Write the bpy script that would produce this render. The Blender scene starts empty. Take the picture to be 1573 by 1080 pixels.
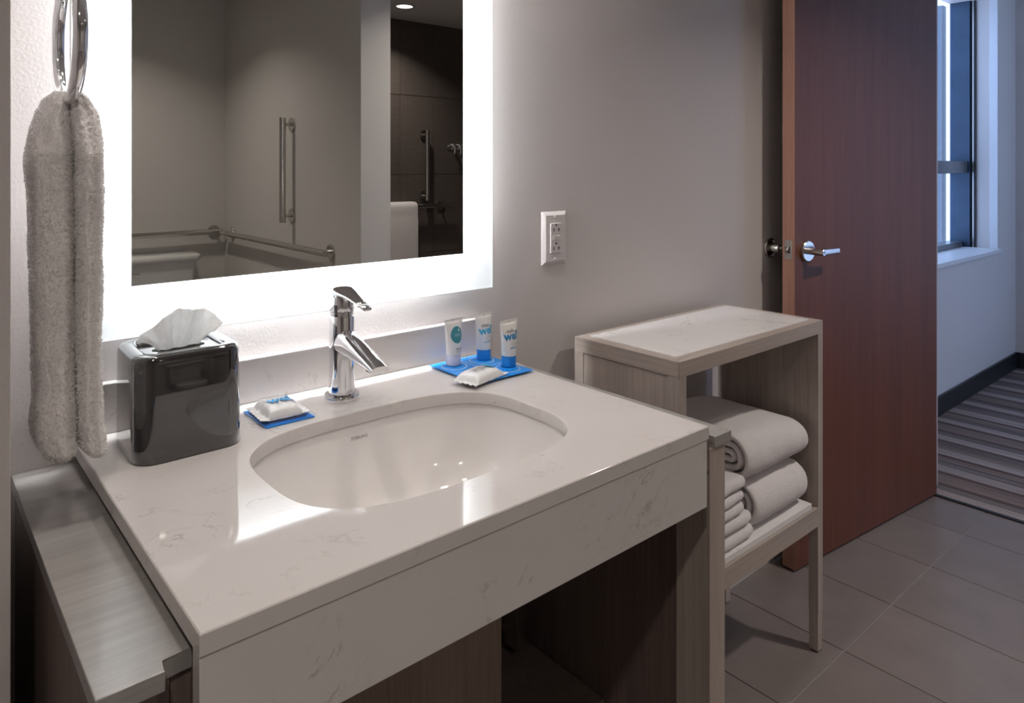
import bpy, bmesh, math, random
from mathutils import Vector, Matrix, noise

S = bpy.context.scene
COL = S.collection
PI = math.pi
R = math.radians

# ------------------------------------------------------------------ camera
F_PX, YAW, HORIZON, CAM_D, CAM_H = 1098.5573, R(40.72825), 256.26, 1.2313, 1.28
cam_d = bpy.data.cameras.new('camera')
cam_d.sensor_fit = 'HORIZONTAL'
cam_d.sensor_width = 36.0
cam_d.lens = F_PX / 1573 * 36.0
cam_d.shift_y = (HORIZON - 540) / 1573
cam_d.clip_start = 0.02
cam = bpy.data.objects.new('camera', cam_d)
cam.location = (0, -CAM_D, CAM_H)
cam.rotation_euler = (R(90), 0, -YAW)
COL.objects.link(cam)
S.camera = cam

# ------------------------------------------------------------------ world, exposure
w = bpy.data.worlds.new('daylight')
S.world = w
w.use_nodes = True
bg = w.node_tree.nodes['Background']
bg.inputs[0].default_value = (0.48, 0.61, 0.95, 1)
bg.inputs[1].default_value = 2.3
vs = S.view_settings
vs.view_transform = 'Standard'
vs.look = 'None'
vs.exposure = 0.46
vs.gamma = 1.0
vs.use_curve_mapping = False

VANITY_W = 1.5      # downlights over the vanity
ROOM_W = 14.0        # other downlights, the added fill among them
LED = 118.0          # led strips behind the mirror border
BORDER = 0.35       # frosted border glow
WARM = (1.0, 0.92, 0.84)

# ------------------------------------------------------------------ pixel helper: a pixel of the photograph gives a direction
def ray(u, v):
    r = (u - 786.5) / F_PX
    return Vector((math.sin(YAW) + r * math.cos(YAW), math.cos(YAW) - r * math.sin(YAW), (HORIZON - v) / F_PX))


def on_y(y, u, v):
    d = ray(u, v)
    return Vector((0, -CAM_D, CAM_H)) + d * ((y + CAM_D) / d.y)


# ------------------------------------------------------------------ materials
def new_mat(name):
    m = bpy.data.materials.new(name)
    m.use_nodes = True
    nt = m.node_tree
    return m, nt, nt.nodes['Principled BSDF']


def ramp(nt, fac, stops):
    n = nt.nodes.new('ShaderNodeValToRGB')
    el = n.color_ramp.elements
    while len(el) < len(stops):
        el.new(0.5)
    for e, (p, c) in zip(el, stops):
        e.position = p
        e.color = (c[0], c[1], c[2], 1) if not isinstance(c, (int, float)) else (c, c, c, 1)
    nt.links.new(fac, n.inputs[0])
    return n.outputs[0]


def noise_n(nt, scale, detail=4, rough=0.55, vec=None, dist=0.0):
    n = nt.nodes.new('ShaderNodeTexNoise')
    n.inputs['Scale'].default_value = scale
    n.inputs['Detail'].default_value = detail
    n.inputs['Roughness'].default_value = rough
    n.inputs['Distortion'].default_value = dist
    if vec is not None:
        nt.links.new(vec, n.inputs['Vector'])
    return n.outputs['Fac']


def coords(nt, scale=(1, 1, 1), kind='Object', loc=(0, 0, 0)):
    tc = nt.nodes.new('ShaderNodeTexCoord')
    mp = nt.nodes.new('ShaderNodeMapping')
    mp.inputs['Scale'].default_value = scale
    mp.inputs['Location'].default_value = loc
    nt.links.new(tc.outputs[kind], mp.inputs['Vector'])
    return mp.outputs[0]


def mix(nt, fac, a, b, mode='MIX'):
    n = nt.nodes.new('ShaderNodeMix')
    n.data_type = 'RGBA'
    n.blend_type = mode
    for val, idx in ((fac, 0), (a, 6), (b, 7)):
        if hasattr(val, 'links') or hasattr(val, 'is_linked'):
            nt.links.new(val, n.inputs[idx])
        elif isinstance(val, (int, float)):
            n.inputs[idx].default_value = val
        else:
            n.inputs[idx].default_value = (*val, 1)
    return n.outputs[2]


def bump(nt, b, height, strength, dist=0.002):
    n = nt.nodes.new('ShaderNodeBump')
    n.inputs['Strength'].default_value = strength
    n.inputs['Distance'].default_value = dist
    nt.links.new(height, n.inputs['Height'])
    nt.links.new(n.outputs[0], b.inputs['Normal'])


def plain(name, col, rough=0.5, metal=0.0, vary=0.06, nscale=30, spec=0.5, coat=0.0, bmp=0.0, sheen=0.0):
    """one colour with a faint procedural variation"""
    m, nt, b = new_mat(name)
    v = coords(nt)
    nf = noise_n(nt, nscale, 4, vec=v)
    lo = tuple(c * (1 - vary) for c in col)
    hi = tuple(min(1, c * (1 + vary)) for c in col)
    nt.links.new(ramp(nt, nf, [(0.3, lo), (0.7, hi)]), b.inputs['Base Color'])
    b.inputs['Roughness'].default_value = rough
    b.inputs['Metallic'].default_value = metal
    b.inputs['Specular IOR Level'].default_value = spec
    b.inputs['Coat Weight'].default_value = coat
    b.inputs['Coat Roughness'].default_value = 0.05
    b.inputs['Sheen Weight'].default_value = sheen
    if bmp:
        bump(nt, b, nf, bmp)
    return m


def paint(name, col, rough=0.55, strength=0.35):
    m, nt, b = new_mat(name)
    v = coords(nt)
    n1 = noise_n(nt, 1.3, 3, vec=v)
    n2 = noise_n(nt, 190, 3, 0.6, vec=v)
    nt.links.new(ramp(nt, n1, [(0.3, tuple(c * 0.97 for c in col)), (0.7, col)]), b.inputs['Base Color'])
    b.inputs['Roughness'].default_value = rough
    b.inputs['Specular IOR Level'].default_value = 0.35
    bump(nt, b, n2, strength, 0.0012)
    return m


def quartz(name, col=(0.63, 0.595, 0.58), rough=0.055):
    m, nt, b = new_mat(name)
    v = coords(nt)
    warp = noise_n(nt, 5.0, 3, vec=v)
    n1 = noise_n(nt, 7.0, 9, 0.62, vec=v, dist=1.4)
    line = ramp(nt, n1, [(0.484, 0.0), (0.498, 1.0), (0.502, 1.0), (0.516, 0.0)])
    n3 = noise_n(nt, 60, 4, vec=v)
    msk = noise_n(nt, 9.0, 4, 0.6, vec=coords(nt, loc=(3.1, 1.7, 5.2)))
    mk = ramp(nt, msk, [(0.51, 0.0), (0.66, 0.8)])
    f = mix(nt, 1.0, line, mk, 'MULTIPLY')
    f = mix(nt, 1.0, f, ramp(nt, n3, [(0.35, 0.2), (0.6, 1.0)]), 'MULTIPLY')
    cloud = ramp(nt, warp, [(0.3, tuple(c * 0.96 for c in col)), (0.7, col)])
    nt.links.new(mix(nt, f, cloud, (0.30, 0.25, 0.22)), b.inputs['Base Color'])
    b.inputs['Roughness'].default_value = rough
    b.inputs['Specular IOR Level'].default_value = 0.55
    return m


def wood(name, dark, light, axis='z', scale=1.0, rough=0.38, coat=0.15):
    m, nt, b = new_mat(name)
    s = {'x': (2, 60, 60), 'y': (60, 2, 60), 'z': (60, 60, 2)}[axis]
    v = coords(nt, tuple(c * scale for c in s))
    g = noise_n(nt, 2.6, 8, 0.62, vec=v, dist=0.25)
    big = noise_n(nt, 0.35, 3, vec=v)
    c1 = ramp(nt, g, [(0.30, dark), (0.72, light)])
    c2 = ramp(nt, big, [(0.35, (0.80, 0.80, 0.80)), (0.7, (1, 1, 1))])
    nt.links.new(mix(nt, 1.0, c1, c2, 'MULTIPLY'), b.inputs['Base Color'])
    b.inputs['Roughness'].default_value = rough
    b.inputs['Coat Weight'].default_value = coat
    b.inputs['Coat Roughness'].default_value = 0.25
    bump(nt, b, g, 0.12, 0.0008)
    return m


def terry(name, col=(0.95, 0.92, 0.91), scale=420, strength=0.9):
    m, nt, b = new_mat(name)
    v = coords(nt)
    n1 = noise_n(nt, scale, 4, 0.7, vec=v)
    n2 = noise_n(nt, 45, 4, vec=v)
    nt.links.new(ramp(nt, n1, [(0.25, tuple(c * 0.80 for c in col)), (0.65, col)]), b.inputs['Base Color'])
    b.inputs['Roughness'].default_value = 0.95
    b.inputs['Specular IOR Level'].default_value = 0.1
    b.inputs['Sheen Weight'].default_value = 0.5
    b.inputs['Sheen Roughness'].default_value = 0.6
    bump(nt, b, mix(nt, 0.35, n1, n2), strength, 0.003)
    return m


def tile_mat(name, a, c, rough=0.38, streak=False):
    m, nt, b = new_mat(name)
    oi = nt.nodes.new('ShaderNodeObjectInfo')
    if streak:
        v = coords(nt, (3, 3, 140))
        g = noise_n(nt, 3.0, 6, 0.6, vec=v)
    else:
        v = coords(nt)
        g = noise_n(nt, 6.0, 7, 0.6, vec=v)
    c1 = ramp(nt, g, [(0.3, a), (0.7, c)])
    rnd = ramp(nt, oi.outputs['Random'], [(0.0, (0.93, 0.93, 0.93)), (1.0, (1.04, 1.04, 1.04))])
    nt.links.new(mix(nt, 1.0, c1, rnd, 'MULTIPLY'), b.inputs['Base Color'])
    b.inputs['Roughness'].default_value = rough
    bump(nt, b, g, 0.5 if streak else 0.08, 0.002)
    return m


def emitter(name, col, strength):
    m = bpy.data.materials.new(name)
    m.use_nodes = True
    nt = m.node_tree
    nt.nodes.clear()
    e = nt.nodes.new('ShaderNodeEmission')
    e.inputs[0].default_value = (*col, 1)
    e.inputs[1].default_value = strength
    o = nt.nodes.new('ShaderNodeOutputMaterial')
    nt.links.new(e.outputs[0], o.inputs[0])
    return m


def glassy(name, col=(1, 1, 1)):
    """thin clear sheet: light passes straight through, the surface reflects by Fresnel"""
    m = bpy.data.materials.new(name)
    m.use_nodes = True
    nt = m.node_tree
    nt.nodes.clear()
    t = nt.nodes.new('ShaderNodeBsdfTransparent'); t.inputs[0].default_value = (*col, 1)
    g = nt.nodes.new('ShaderNodeBsdfGlossy'); g.inputs['Roughness'].default_value = 0.02
    f = nt.nodes.new('ShaderNodeFresnel'); f.inputs[0].default_value = 1.45
    x = nt.nodes.new('ShaderNodeMixShader')
    o = nt.nodes.new('ShaderNodeOutputMaterial')
    ge = nt.nodes.new('ShaderNodeNewGeometry')
    iv = nt.nodes.new('ShaderNodeMath'); iv.operation = 'SUBTRACT'; iv.inputs[0].default_value = 1.0
    mu = nt.nodes.new('ShaderNodeMath'); mu.operation = 'MULTIPLY'
    nt.links.new(ge.outputs['Backfacing'], iv.inputs[1])
    nt.links.new(iv.outputs[0], mu.inputs[0]); nt.links.new(f.outputs[0], mu.inputs[1])
    nt.links.new(mu.outputs[0], x.inputs[0]); nt.links.new(t.outputs[0], x.inputs[1])
    nt.links.new(g.outputs[0], x.inputs[2]); nt.links.new(x.outputs[0], o.inputs[0])
    return m


WALL = (0.60, 0.555, 0.54)
M = dict(
    wall=paint('wall_paint', WALL),
    wall_light=paint('wall_paint_light', (0.60, 0.58, 0.55)),
    bed_wall=paint('bedroom_wall_paint', (0.70, 0.65, 0.62), strength=0.15),
    ceiling=paint('ceiling_paint', (0.72, 0.70, 0.67)),
    quartz=quartz('quartz_counter'),
    quartz2=quartz('quartz_inset', (0.80, 0.775, 0.775), 0.2),
    wood_y=wood('grey_wood_y', (0.40, 0.335, 0.295), (0.53, 0.455, 0.41), 'y'),
    wood_x=wood('grey_wood_x', (0.40, 0.335, 0.295), (0.53, 0.455, 0.41), 'x'),
    wood_z=wood('grey_wood_z', (0.40, 0.335, 0.295), (0.53, 0.455, 0.41), 'z'),
    wood_rail=wood('grey_rail', (0.30, 0.285, 0.27), (0.38, 0.36, 0.345), 'x', rough=0.30, coat=0.3),
    wood_dark=wood('dark_wood_z', (0.15, 0.108, 0.094), (0.21, 0.156, 0.138), 'z', rough=0.5),
    wood_brown=wood('brown_wood_z', (0.18, 0.128, 0.092), (0.26, 0.19, 0.14), 'z'),
    door=wood('door_veneer', (0.130, 0.038, 0.017), (0.185, 0.058, 0.027), 'z', 0.8, rough=0.5, coat=0.0),
    door_edge=wood('door_edge', (0.34, 0.16, 0.11), (0.44, 0.22, 0.155), 'z', rough=0.45),
    chrome=plain('chrome', (0.80, 0.80, 0.82), 0.06, 1.0, 0.01),
    steel=plain('brushed_steel', (0.60, 0.58, 0.56), 0.22, 1.0, 0.04, 80),
    dark_metal=plain('dark_metal', (0.05, 0.05, 0.05), 0.4, 0.8),
    tile=tile_mat('floor_tile', (0.168, 0.142, 0.135), (0.205, 0.174, 0.166)),
    grout=plain('grout', (0.30, 0.27, 0.255), 0.9, nscale=60),
    base_tile=plain('base_tile', (0.55, 0.52, 0.50), 0.4, nscale=8),
    shower=tile_mat('shower_tile', (0.075, 0.060, 0.054), (0.150, 0.125, 0.112), 0.35, True),
    shower_grout=plain('shower_grout', (0.13, 0.11, 0.10), 0.9),
    ceramic=plain('ceramic', (0.80, 0.77, 0.755), 0.07, 0, 0.01, spec=0.6, coat=0.3),
    toilet=plain('toilet_ceramic', (0.62, 0.62, 0.61), 0.12, 0, 0.01),
    terry=terry('white_terry', strength=0.3),
    terry2=terry('folded_terry', (0.80, 0.75, 0.75), 300),
    black_gloss=plain('smoky_gloss', (0.020, 0.018, 0.019), 0.04, 0, 0.05, spec=0.9, coat=1.0),
    slot=plain('slot_black', (0.006, 0.006, 0.006), 0.8),
    blue=plain('blue_card', (0.010, 0.24, 0.74), 0.35, 0, 0.04),
    blue_cap=plain('blue_cap', (0.008, 0.215, 0.66), 0.3, 0, 0.03),
    blue_ink=plain('blue_ink', (0.012, 0.20, 0.44), 0.5),
    cyan_ink=plain('cyan_ink', (0.025, 0.33, 0.55), 0.5),
    teal_ink=plain('teal_ink', (0.045, 0.25, 0.29), 0.5),
    grey_ink=plain('grey_ink', (0.16, 0.14, 0.14), 0.6),
    pale_ink=plain('pale_ink', (0.38, 0.36, 0.36), 0.6),
    white_ink=plain('white_ink', (0.75, 0.85, 0.85), 0.5),
    tube=plain('white_tube', (0.80, 0.78, 0.75), 0.32, 0, 0.02, coat=0.2),
    tube_cap=plain('lavender_cap', (0.62, 0.62, 0.74), 0.3, 0, 0.02),
    wrap=plain('white_wrapper', (0.76, 0.76, 0.77), 0.25, 0, 0.05, 60, coat=0.3),
    ring_ink=plain('pale_ring', (0.42, 0.55, 0.70), 0.3),
    acrylic=glassy('clear_acrylic', (0.90, 0.96, 1.0)),
    plate=plain('outlet_plastic', (0.66, 0.61, 0.60), 0.35, 0, 0.02),
    sky_metal=plain('blue_anodised', (0.045, 0.075, 0.12), 0.35, 0.4, 0.15, 6),
    mullion=plain('grey_mullion', (0.22, 0.24, 0.26), 0.3, 0.6, 0.05),
    white_trim=plain('white_trim', (0.78, 0.78, 0.79), 0.35, 0, 0.02),
    bed_base=plain('charcoal_base', (0.022, 0.022, 0.024), 0.4, 0, 0.1),
    mirror=plain('mirror_silver', (0.80, 0.80, 0.78), 0.0, 1.0, 0.0),
    housing=plain('white_housing', (0.85, 0.85, 0.85), 0.7, 0, 0.01),
    led=emitter('led_strip', (0.93, 0.97, 1.0), LED),
    lens=emitter('downlight_lens', WARM, 12.0),
    lens_dim=emitter('downlight_lens_dim', WARM, 3.0),
)
M['mirror'].node_tree.nodes['Principled BSDF'].inputs['Roughness'].default_value = 0.0


def frosted():
    m = bpy.data.materials.new('frosted_lit_glass')
    m.use_nodes = True
    nt = m.node_tree
    nt.nodes.clear()
    e = nt.nodes.new('ShaderNodeEmission')
    e.inputs[0].default_value = (0.93, 0.975, 1.0, 1)
    e.inputs[1].default_value = BORDER
    t = nt.nodes.new('ShaderNodeBsdfTranslucent')
    t.inputs[0].default_value = (0.40, 0.415, 0.42, 1)
    a = nt.nodes.new('ShaderNodeAddShader')
    o = nt.nodes.new('ShaderNodeOutputMaterial')
    nt.links.new(e.outputs[0], a.inputs[0])
    nt.links.new(t.outputs[0], a.inputs[1])
    nt.links.new(a.outputs[0], o.inputs[0])
    return m


M['frost'] = frosted()


def carpet():
    m, nt, b = new_mat('striped_carpet')
    v = coords(nt, (1, 0.02, 1))
    sx = nt.nodes.new('ShaderNodeSeparateXYZ')
    nt.links.new(coords(nt, (1.55, 1, 1)), sx.inputs[0])
    fr = nt.nodes.new('ShaderNodeMath'); fr.operation = 'FRACT'
    nt.links.new(sx.outputs[0], fr.inputs[0])
    dk, md, lt, bl = (0.15, 0.108, 0.10), (0.26, 0.20, 0.185), (0.42, 0.355, 0.335), (0.20, 0.172, 0.17)
    st = ramp(nt, fr.outputs[0], [(0.0, md), (0.10, dk), (0.145, lt), (0.25, bl), (0.33, md), (0.41, dk), (0.45, lt), (0.56, md), (0.63, bl), (0.70, dk), (0.745, lt), (0.85, bl), (0.92, dk), (0.96, md)])
    st.node.color_ramp.interpolation = 'CONSTANT'
    fine = noise_n(nt, 60.0, 2, 0.7, vec=v)
    tuft = noise_n(nt, 260, 3, 0.7, vec=coords(nt))
    c = mix(nt, 1.0, st, ramp(nt, fine, [(0.3, 0.65), (0.7, 1.2)]), 'MULTIPLY')
    nt.links.new(mix(nt, 1.0, c, ramp(nt, tuft, [(0.3, 0.55), (0.7, 1.15)]), 'MULTIPLY'), b.inputs['Base Color'])
    b.inputs['Roughness'].default_value = 1.0
    b.inputs['Specular IOR Level'].default_value = 0.1
    bump(nt, b, tuft, 0.8, 0.004)
    return m


M['carpet'] = carpet()


def tissue_mat():
    m, nt, b = new_mat('tissue_paper')
    v = noise_n(nt, 90, 4, vec=coords(nt))
    c = ramp(nt, v, [(0.3, (0.80, 0.79, 0.78)), (0.7, (0.88, 0.87, 0.86))])
    d = nt.nodes.new('ShaderNodeBsdfDiffuse'); t = nt.nodes.new('ShaderNodeBsdfTranslucent')
    x = nt.nodes.new('ShaderNodeMixShader'); x.inputs[0].default_value = 0.40
    nt.links.new(c, d.inputs[0]); nt.links.new(c, t.inputs[0])
    nt.links.new(d.outputs[0], x.inputs[1]); nt.links.new(t.outputs[0], x.inputs[2])
    nt.links.new(x.outputs[0], nt.nodes['Material Output'].inputs[0])
    nt.nodes.remove(b)
    return m


M['tissue'] = tissue_mat()


def pile_mat():
    m, nt, b = new_mat('terry_pile')
    c = ramp(nt, noise_n(nt, 120, 3, vec=coords(nt)), [(0.3, (0.90, 0.87, 0.86)), (0.7, (0.96, 0.94, 0.93))])
    d = nt.nodes.new('ShaderNodeBsdfDiffuse'); t = nt.nodes.new('ShaderNodeBsdfTranslucent')
    x = nt.nodes.new('ShaderNodeMixShader'); x.inputs[0].default_value = 0.5
    nt.links.new(c, d.inputs[0]); nt.links.new(c, t.inputs[0])
    nt.links.new(d.outputs[0], x.inputs[1]); nt.links.new(t.outputs[0], x.inputs[2])
    nt.links.new(x.outputs[0], nt.nodes['Material Output'].inputs[0])
    nt.nodes.remove(b)
    return m


M['terry_pile'] = pile_mat()

# ------------------------------------------------------------------ building helpers
ORG = {}


def tag(o, label=None, cat=None, group=None, kind=None):
    if label: o['label'] = label
    if cat: o['category'] = cat
    if group: o['group'] = group
    if kind: o['kind'] = kind
    return o


def thing(name, label, cat, loc=(0, 0, 0), rz=0.0, local=False, group=None, kind=None):
    """Empty at the base of a thing. Parts are given in world coordinates, or in its own when local."""
    o = bpy.data.objects.new(name, None)
    o.empty_display_size = 0.05
    o.location = loc
    o.rotation_euler = (0, 0, rz)
    COL.objects.link(o)
    ORG[o] = Vector((0, 0, 0)) if local else Vector(loc)
    return tag(o, label, cat, group, kind)


def link(name, me, mat, parent=None, label=None, smooth=False):
    o = bpy.data.objects.new(name, me)
    COL.objects.link(o)
    if mat is not None and not me.materials:
        me.materials.append(mat)
    if parent is not None:
        o.parent = parent
        ORG[o] = ORG[parent]
        off = ORG[parent]
        if off.length > 0:
            me.transform(Matrix.Translation(-off))
    else:
        ORG[o] = Vector((0, 0, 0))
    if smooth:
        for p in me.polygons:
            p.use_smooth = True
    if label:
        o['label'] = label
    return o


def auto_smooth(me, ang=35):
    me.polygons.foreach_set('use_smooth', [True] * len(me.polygons))
    bm = bmesh.new(); bm.from_mesh(me)
    a = R(ang)
    for e in bm.edges:
        if len(e.link_faces) == 2 and e.calc_face_angle(0) > a:
            e.smooth = False
        else:
            e.smooth = True
    bm.to_mesh(me); bm.free()


def from_bm(name, bm, mat, parent=None, label=None, ang=35, flat=False):
    bmesh.ops.recalc_face_normals(bm, faces=bm.faces)
    me = bpy.data.meshes.new(name)
    bm.to_mesh(me); bm.free()
    auto_smooth(me, ang)
    if flat:      # plane faces stay plane, only the bevels are rounded
        for p in me.polygons:
            if sum(abs(c) > 0.9995 for c in p.normal) or len(p.vertices) > 4:
                p.use_smooth = False
    return link(name, me, mat, parent, label)


def bm_box(bm, x0, x1, y0, y1, z0, z1, bev=0.0, seg=2):
    r = bmesh.ops.create_cube(bm, size=1)
    vs_ = r['verts']
    for v in vs_:
        v.co = Vector((x0 + (v.co.x + .5) * (x1 - x0), y0 + (v.co.y + .5) * (y1 - y0), z0 + (v.co.z + .5) * (z1 - z0)))
    if bev > 0:
        es = list({e for v in vs_ for e in v.link_edges})
        bmesh.ops.bevel(bm, geom=es, offset=bev, segments=seg, affect='EDGES', profile=0.5)


def box(name, x0, x1, y0, y1, z0, z1, mat, parent=None, bev=0.0015, label=None):
    bm = bmesh.new()
    bm_box(bm, min(x0, x1), max(x0, x1), min(y0, y1), max(y0, y1), min(z0, z1), max(z0, z1), bev)
    return from_bm(name, bm, mat, parent, label, flat=True)


def prism(name, pts, z0, z1, mat, parent=None, bev=0.0, label=None):
    """polygon in plan, extruded between two heights"""
    bm = bmesh.new()
    lo = [bm.verts.new((x, y, z0)) for x, y in pts]
    hi = [bm.verts.new((x, y, z1)) for x, y in pts]
    n = len(pts)
    bm.faces.new(lo[::-1]); bm.faces.new(hi)
    for i in range(n):
        bm.faces.new((lo[i], lo[(i + 1) % n], hi[(i + 1) % n], hi[i]))
    if bev:
        bmesh.ops.bevel(bm, geom=list(bm.edges), offset=bev, segments=2, affect='EDGES', profile=0.5)
    return from_bm(name, bm, mat, parent, label, flat=True)


def bm_loft(bm, rings, cap0=True, cap1=True, closed=True):
    vr = [[bm.verts.new(p) for p in r] for r in rings]
    n = len(rings[0])
    for a, b in zip(vr, vr[1:]):
        for i in range(n if closed else n - 1):
            j = (i + 1) % n
            bm.faces.new((a[i], a[j], b[j], b[i]))
    if cap0 and closed: bm.faces.new(vr[0][::-1])
    if cap1 and closed: bm.faces.new(vr[-1])
    return vr


def loft(name, rings, mat, parent=None, cap0=True, cap1=True, label=None, ang=40, closed=True):
    bm = bmesh.new()
    bm_loft(bm, rings, cap0, cap1, closed)
    return from_bm(name, bm, mat, parent, label, ang)


def circle(c, r, n=32, axis='z', ry=None):
    ry = r if ry is None else ry
    out = []
    for i in range(n):
        a = 2 * PI * i / n
        p, q = r * math.cos(a), ry * math.sin(a)
        if axis == 'z': out.append((c[0] + p, c[1] + q, c[2]))
        elif axis == 'y': out.append((c[0] + p, c[1], c[2] + q))
        else: out.append((c[0], c[1] + p, c[2] + q))
    return out


def lathe(name, c, prof, mat, parent=None, n=48, axis='z', label=None, ang=40):
    """prof: (radius, distance along axis)"""
    rings = []
    for r, h in prof:
        cc = {'z': (c[0], c[1], c[2] + h), 'y': (c[0], c[1] + h, c[2]), 'x': (c[0] + h, c[1], c[2])}[axis]
        rings.append(circle(cc, max(r, 1e-5), n, axis))
    return loft(name, rings, mat, parent, label=label, ang=ang)


def sweep_rings(path, r, n=16):
    rings = []
    prev = None
    for i, p in enumerate(path):
        p = Vector(p)
        t = (Vector(path[min(i + 1, len(path) - 1)]) - Vector(path[max(i - 1, 0)])).normalized()
        up = Vector((0, 0, 1)) if abs(t.z) < 0.95 else Vector((1, 0, 0))
        if prev is not None: up = prev
        a = (up - t * up.dot(t)).normalized()
        b = t.cross(a)
        prev = a
        rr = r[i] if isinstance(r, (list, tuple)) else r
        rings.append([p + a * (rr * math.cos(2 * PI * k / n)) + b * (rr * math.sin(2 * PI * k / n)) for k in range(n)])
    return rings


def tube(name, path, r, mat, parent=None, n=16, label=None):
    return loft(name, sweep_rings(path, r, n), mat, parent, label=label)


def sup(a, b, e, n=64):
    """superellipse outline in plan"""
    out = []
    for i in range(n):
        t = 2 * PI * i / n
        c, s = math.cos(t), math.sin(t)
        out.append((a * math.copysign(abs(c) ** (2 / e), c), b * math.copysign(abs(s) ** (2 / e), s)))
    return out


def rrect(x0, x1, y0, y1, r, seg=8):
    pts = []
    for cx, cy, a0 in ((x1 - r, y1 - r, 0), (x0 + r, y1 - r, 90), (x0 + r, y0 + r, 180), (x1 - r, y0 + r, 270)):
        for k in range(seg + 1):
            a = R(a0 + 90 * k / seg)
            pts.append((cx + r * math.cos(a), cy + r * math.sin(a)))
    return pts


def text(name, body, size, fn, mat, parent, bold=0.0, align='CENTER', label=None, shear=0.0):
    """lettering as a thin mesh; fn maps flat (x, y) of the text to a point on the thing's surface"""
    cu = bpy.data.curves.new(name, 'FONT')
    cu.body = body; cu.size = size; cu.align_x = align; cu.offset = bold; cu.shear = shear
    cu.resolution_u = 3
    ob = bpy.data.objects.new('tmp_text', cu)
    COL.objects.link(ob)
    dg = bpy.context.evaluated_depsgraph_get()
    me = bpy.data.meshes.new_from_object(ob.evaluated_get(dg))
    bpy.data.objects.remove(ob)
    bpy.data.curves.remove(cu)
    for v in me.vertices:
        v.co = Vector(fn(v.co.x, v.co.y))
    me.name = name
    me.materials.clear()
    return link(name, me, mat, parent, label)


def pile(cloth, n, h, w_, mat, seed, parent):
    """terry loops: short tufts standing on the cloth, one mesh"""
    rnd = random.Random(seed)
    me = cloth.data
    polys = me.polygons
    acc, tot = [], 0.0
    for p in polys:
        tot += p.area
        acc.append(tot)
    import bisect
    vs_, fs_ = [], []
    for _ in range(n):
        p = polys[bisect.bisect_left(acc, rnd.random() * tot)]
        c = [me.vertices[k].co for k in p.vertices]
        u, v = rnd.random(), rnd.random()
        P = (c[0] * (1 - u) + c[1] * u) * (1 - v) + (c[-1] * (1 - u) + c[2 if len(c) > 3 else 1] * u) * v
        nn = (p.normal + Vector((rnd.uniform(-.5, .5), rnd.uniform(-.5, .5), rnd.uniform(-.9, .2)))).normalized()
        sd = nn.cross(Vector((rnd.uniform(-1, 1), rnd.uniform(-1, 1), rnd.uniform(-1, 1)))).normalized() * w_
        k = len(vs_)
        hh = h * rnd.uniform(0.6, 1.2)
        vs_ += [P - sd - nn * 0.0003, P + sd - nn * 0.0003, P + sd * 0.7 + nn * hh, P - sd * 0.7 + nn * hh]
        fs_.append((k, k + 1, k + 2, k + 3))
    m = bpy.data.meshes.new('pile')
    m.from_pydata([tuple(q) for q in vs_], [], fs_)
    m.materials.append(mat)
    o = bpy.data.objects.new('pile', m)
    COL.objects.link(o)
    o.parent = parent
    o['kind'] = 'stuff'
    return o


def struct(o, label, cat):
    return tag(o, label, cat, kind='structure')


def copy_tree(o, parent=None):
    c = o.copy()
    COL.objects.link(c)
    c.parent = parent
    ORG[c] = ORG.get(o, Vector((0, 0, 0)))
    for ch in list(o.children):
        copy_tree(ch, c)
    return c


# ================================================================== THE SETTING
CEIL = 2.405
YB = -3.53         # rear wall of the bathroom, seen in the mirror
XE = 3.07          # threshold to the bedroom

# mirror wall
struct(box('wall_back', -1.25, XE + 0.10, 0, 0.12, 0, CEIL, M['wall'], bev=0),
       'warm grey painted wall behind the lit mirror and vanity', 'wall')
# stub wall at the left of the vanity
struct(box('wall_left', -0.06, 0.093, -0.30, -0.0005, 0, CEIL, M['wall'], bev=0.001),
       'dim grey wall end at the left edge beside the vanity', 'wall')
struct(box('wall_west', -1.37, -1.25, YB - 0.1, 0, 0, CEIL, M['wall'], bev=0), 'grey side wall beyond the toilet area', 'wall')
struct(box('wall_rear', -1.25, 1.60, YB - 0.12, YB, 0, CEIL, M['wall_light'], bev=0),
       'pale grey wall behind the toilet, reflected in the mirror', 'wall')
struct(box('wall_partition', 1.60, 1.755, YB - 0.12, -1.75, 0, CEIL, M['wall_light'], bev=0.001),
       'pale grey partition wall between toilet and shower, reflected in the mirror', 'wall')

# shower alcove with single tiles
sw = struct(box('wall_shower', 1.755, 3.82, YB - 0.12, YB - 0.010, 0, CEIL, M['shower_grout'], bev=0),
            'dark brown textured tile wall of the shower, reflected in the mirror', 'wall')
joint = 0.004
xs = [3.22 + 0.305 * k for k in range(-5, 3)]
zs = [0.0, 0.61, 1.22, 1.83, CEIL]
tm = {}
for i in range(len(xs) - 1):
    for j in range(len(zs) - 1):
        a, b_ = max(1.757, xs[i]), min(3.80, xs[i + 1])
        key = (round(b_ - a, 4), round(zs[j + 1] - zs[j], 4))
        if key not in tm:
            bm = bmesh.new()
            bm_box(bm, 0, key[0] - joint, 0, 0.0095, 0, key[1] - joint, 0.001, 1)
            me = bpy.data.meshes.new('shower_tile'); bm.to_mesh(me); bm.free()
            me.materials.append(M['shower'])
            tm[key] = me
        t = bpy.data.objects.new('shower_tile', tm[key])
        COL.objects.link(t); t.parent = sw
        t.location = (a + joint / 2, YB - 0.010, zs[j] + joint / 2)
struct(box('wall_shower_side', 3.80, 3.92, YB - 0.12, -2.16, 0, CEIL, M['shower'], bev=0), 'dark tiled end wall of the shower', 'wall')
struct(box('wall_shower_front', XE + 0.10, 3.92, -2.16, -2.151, 0, CEIL, M['shower'], bev=0), 'dark tiled return wall of the shower', 'wall')

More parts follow.
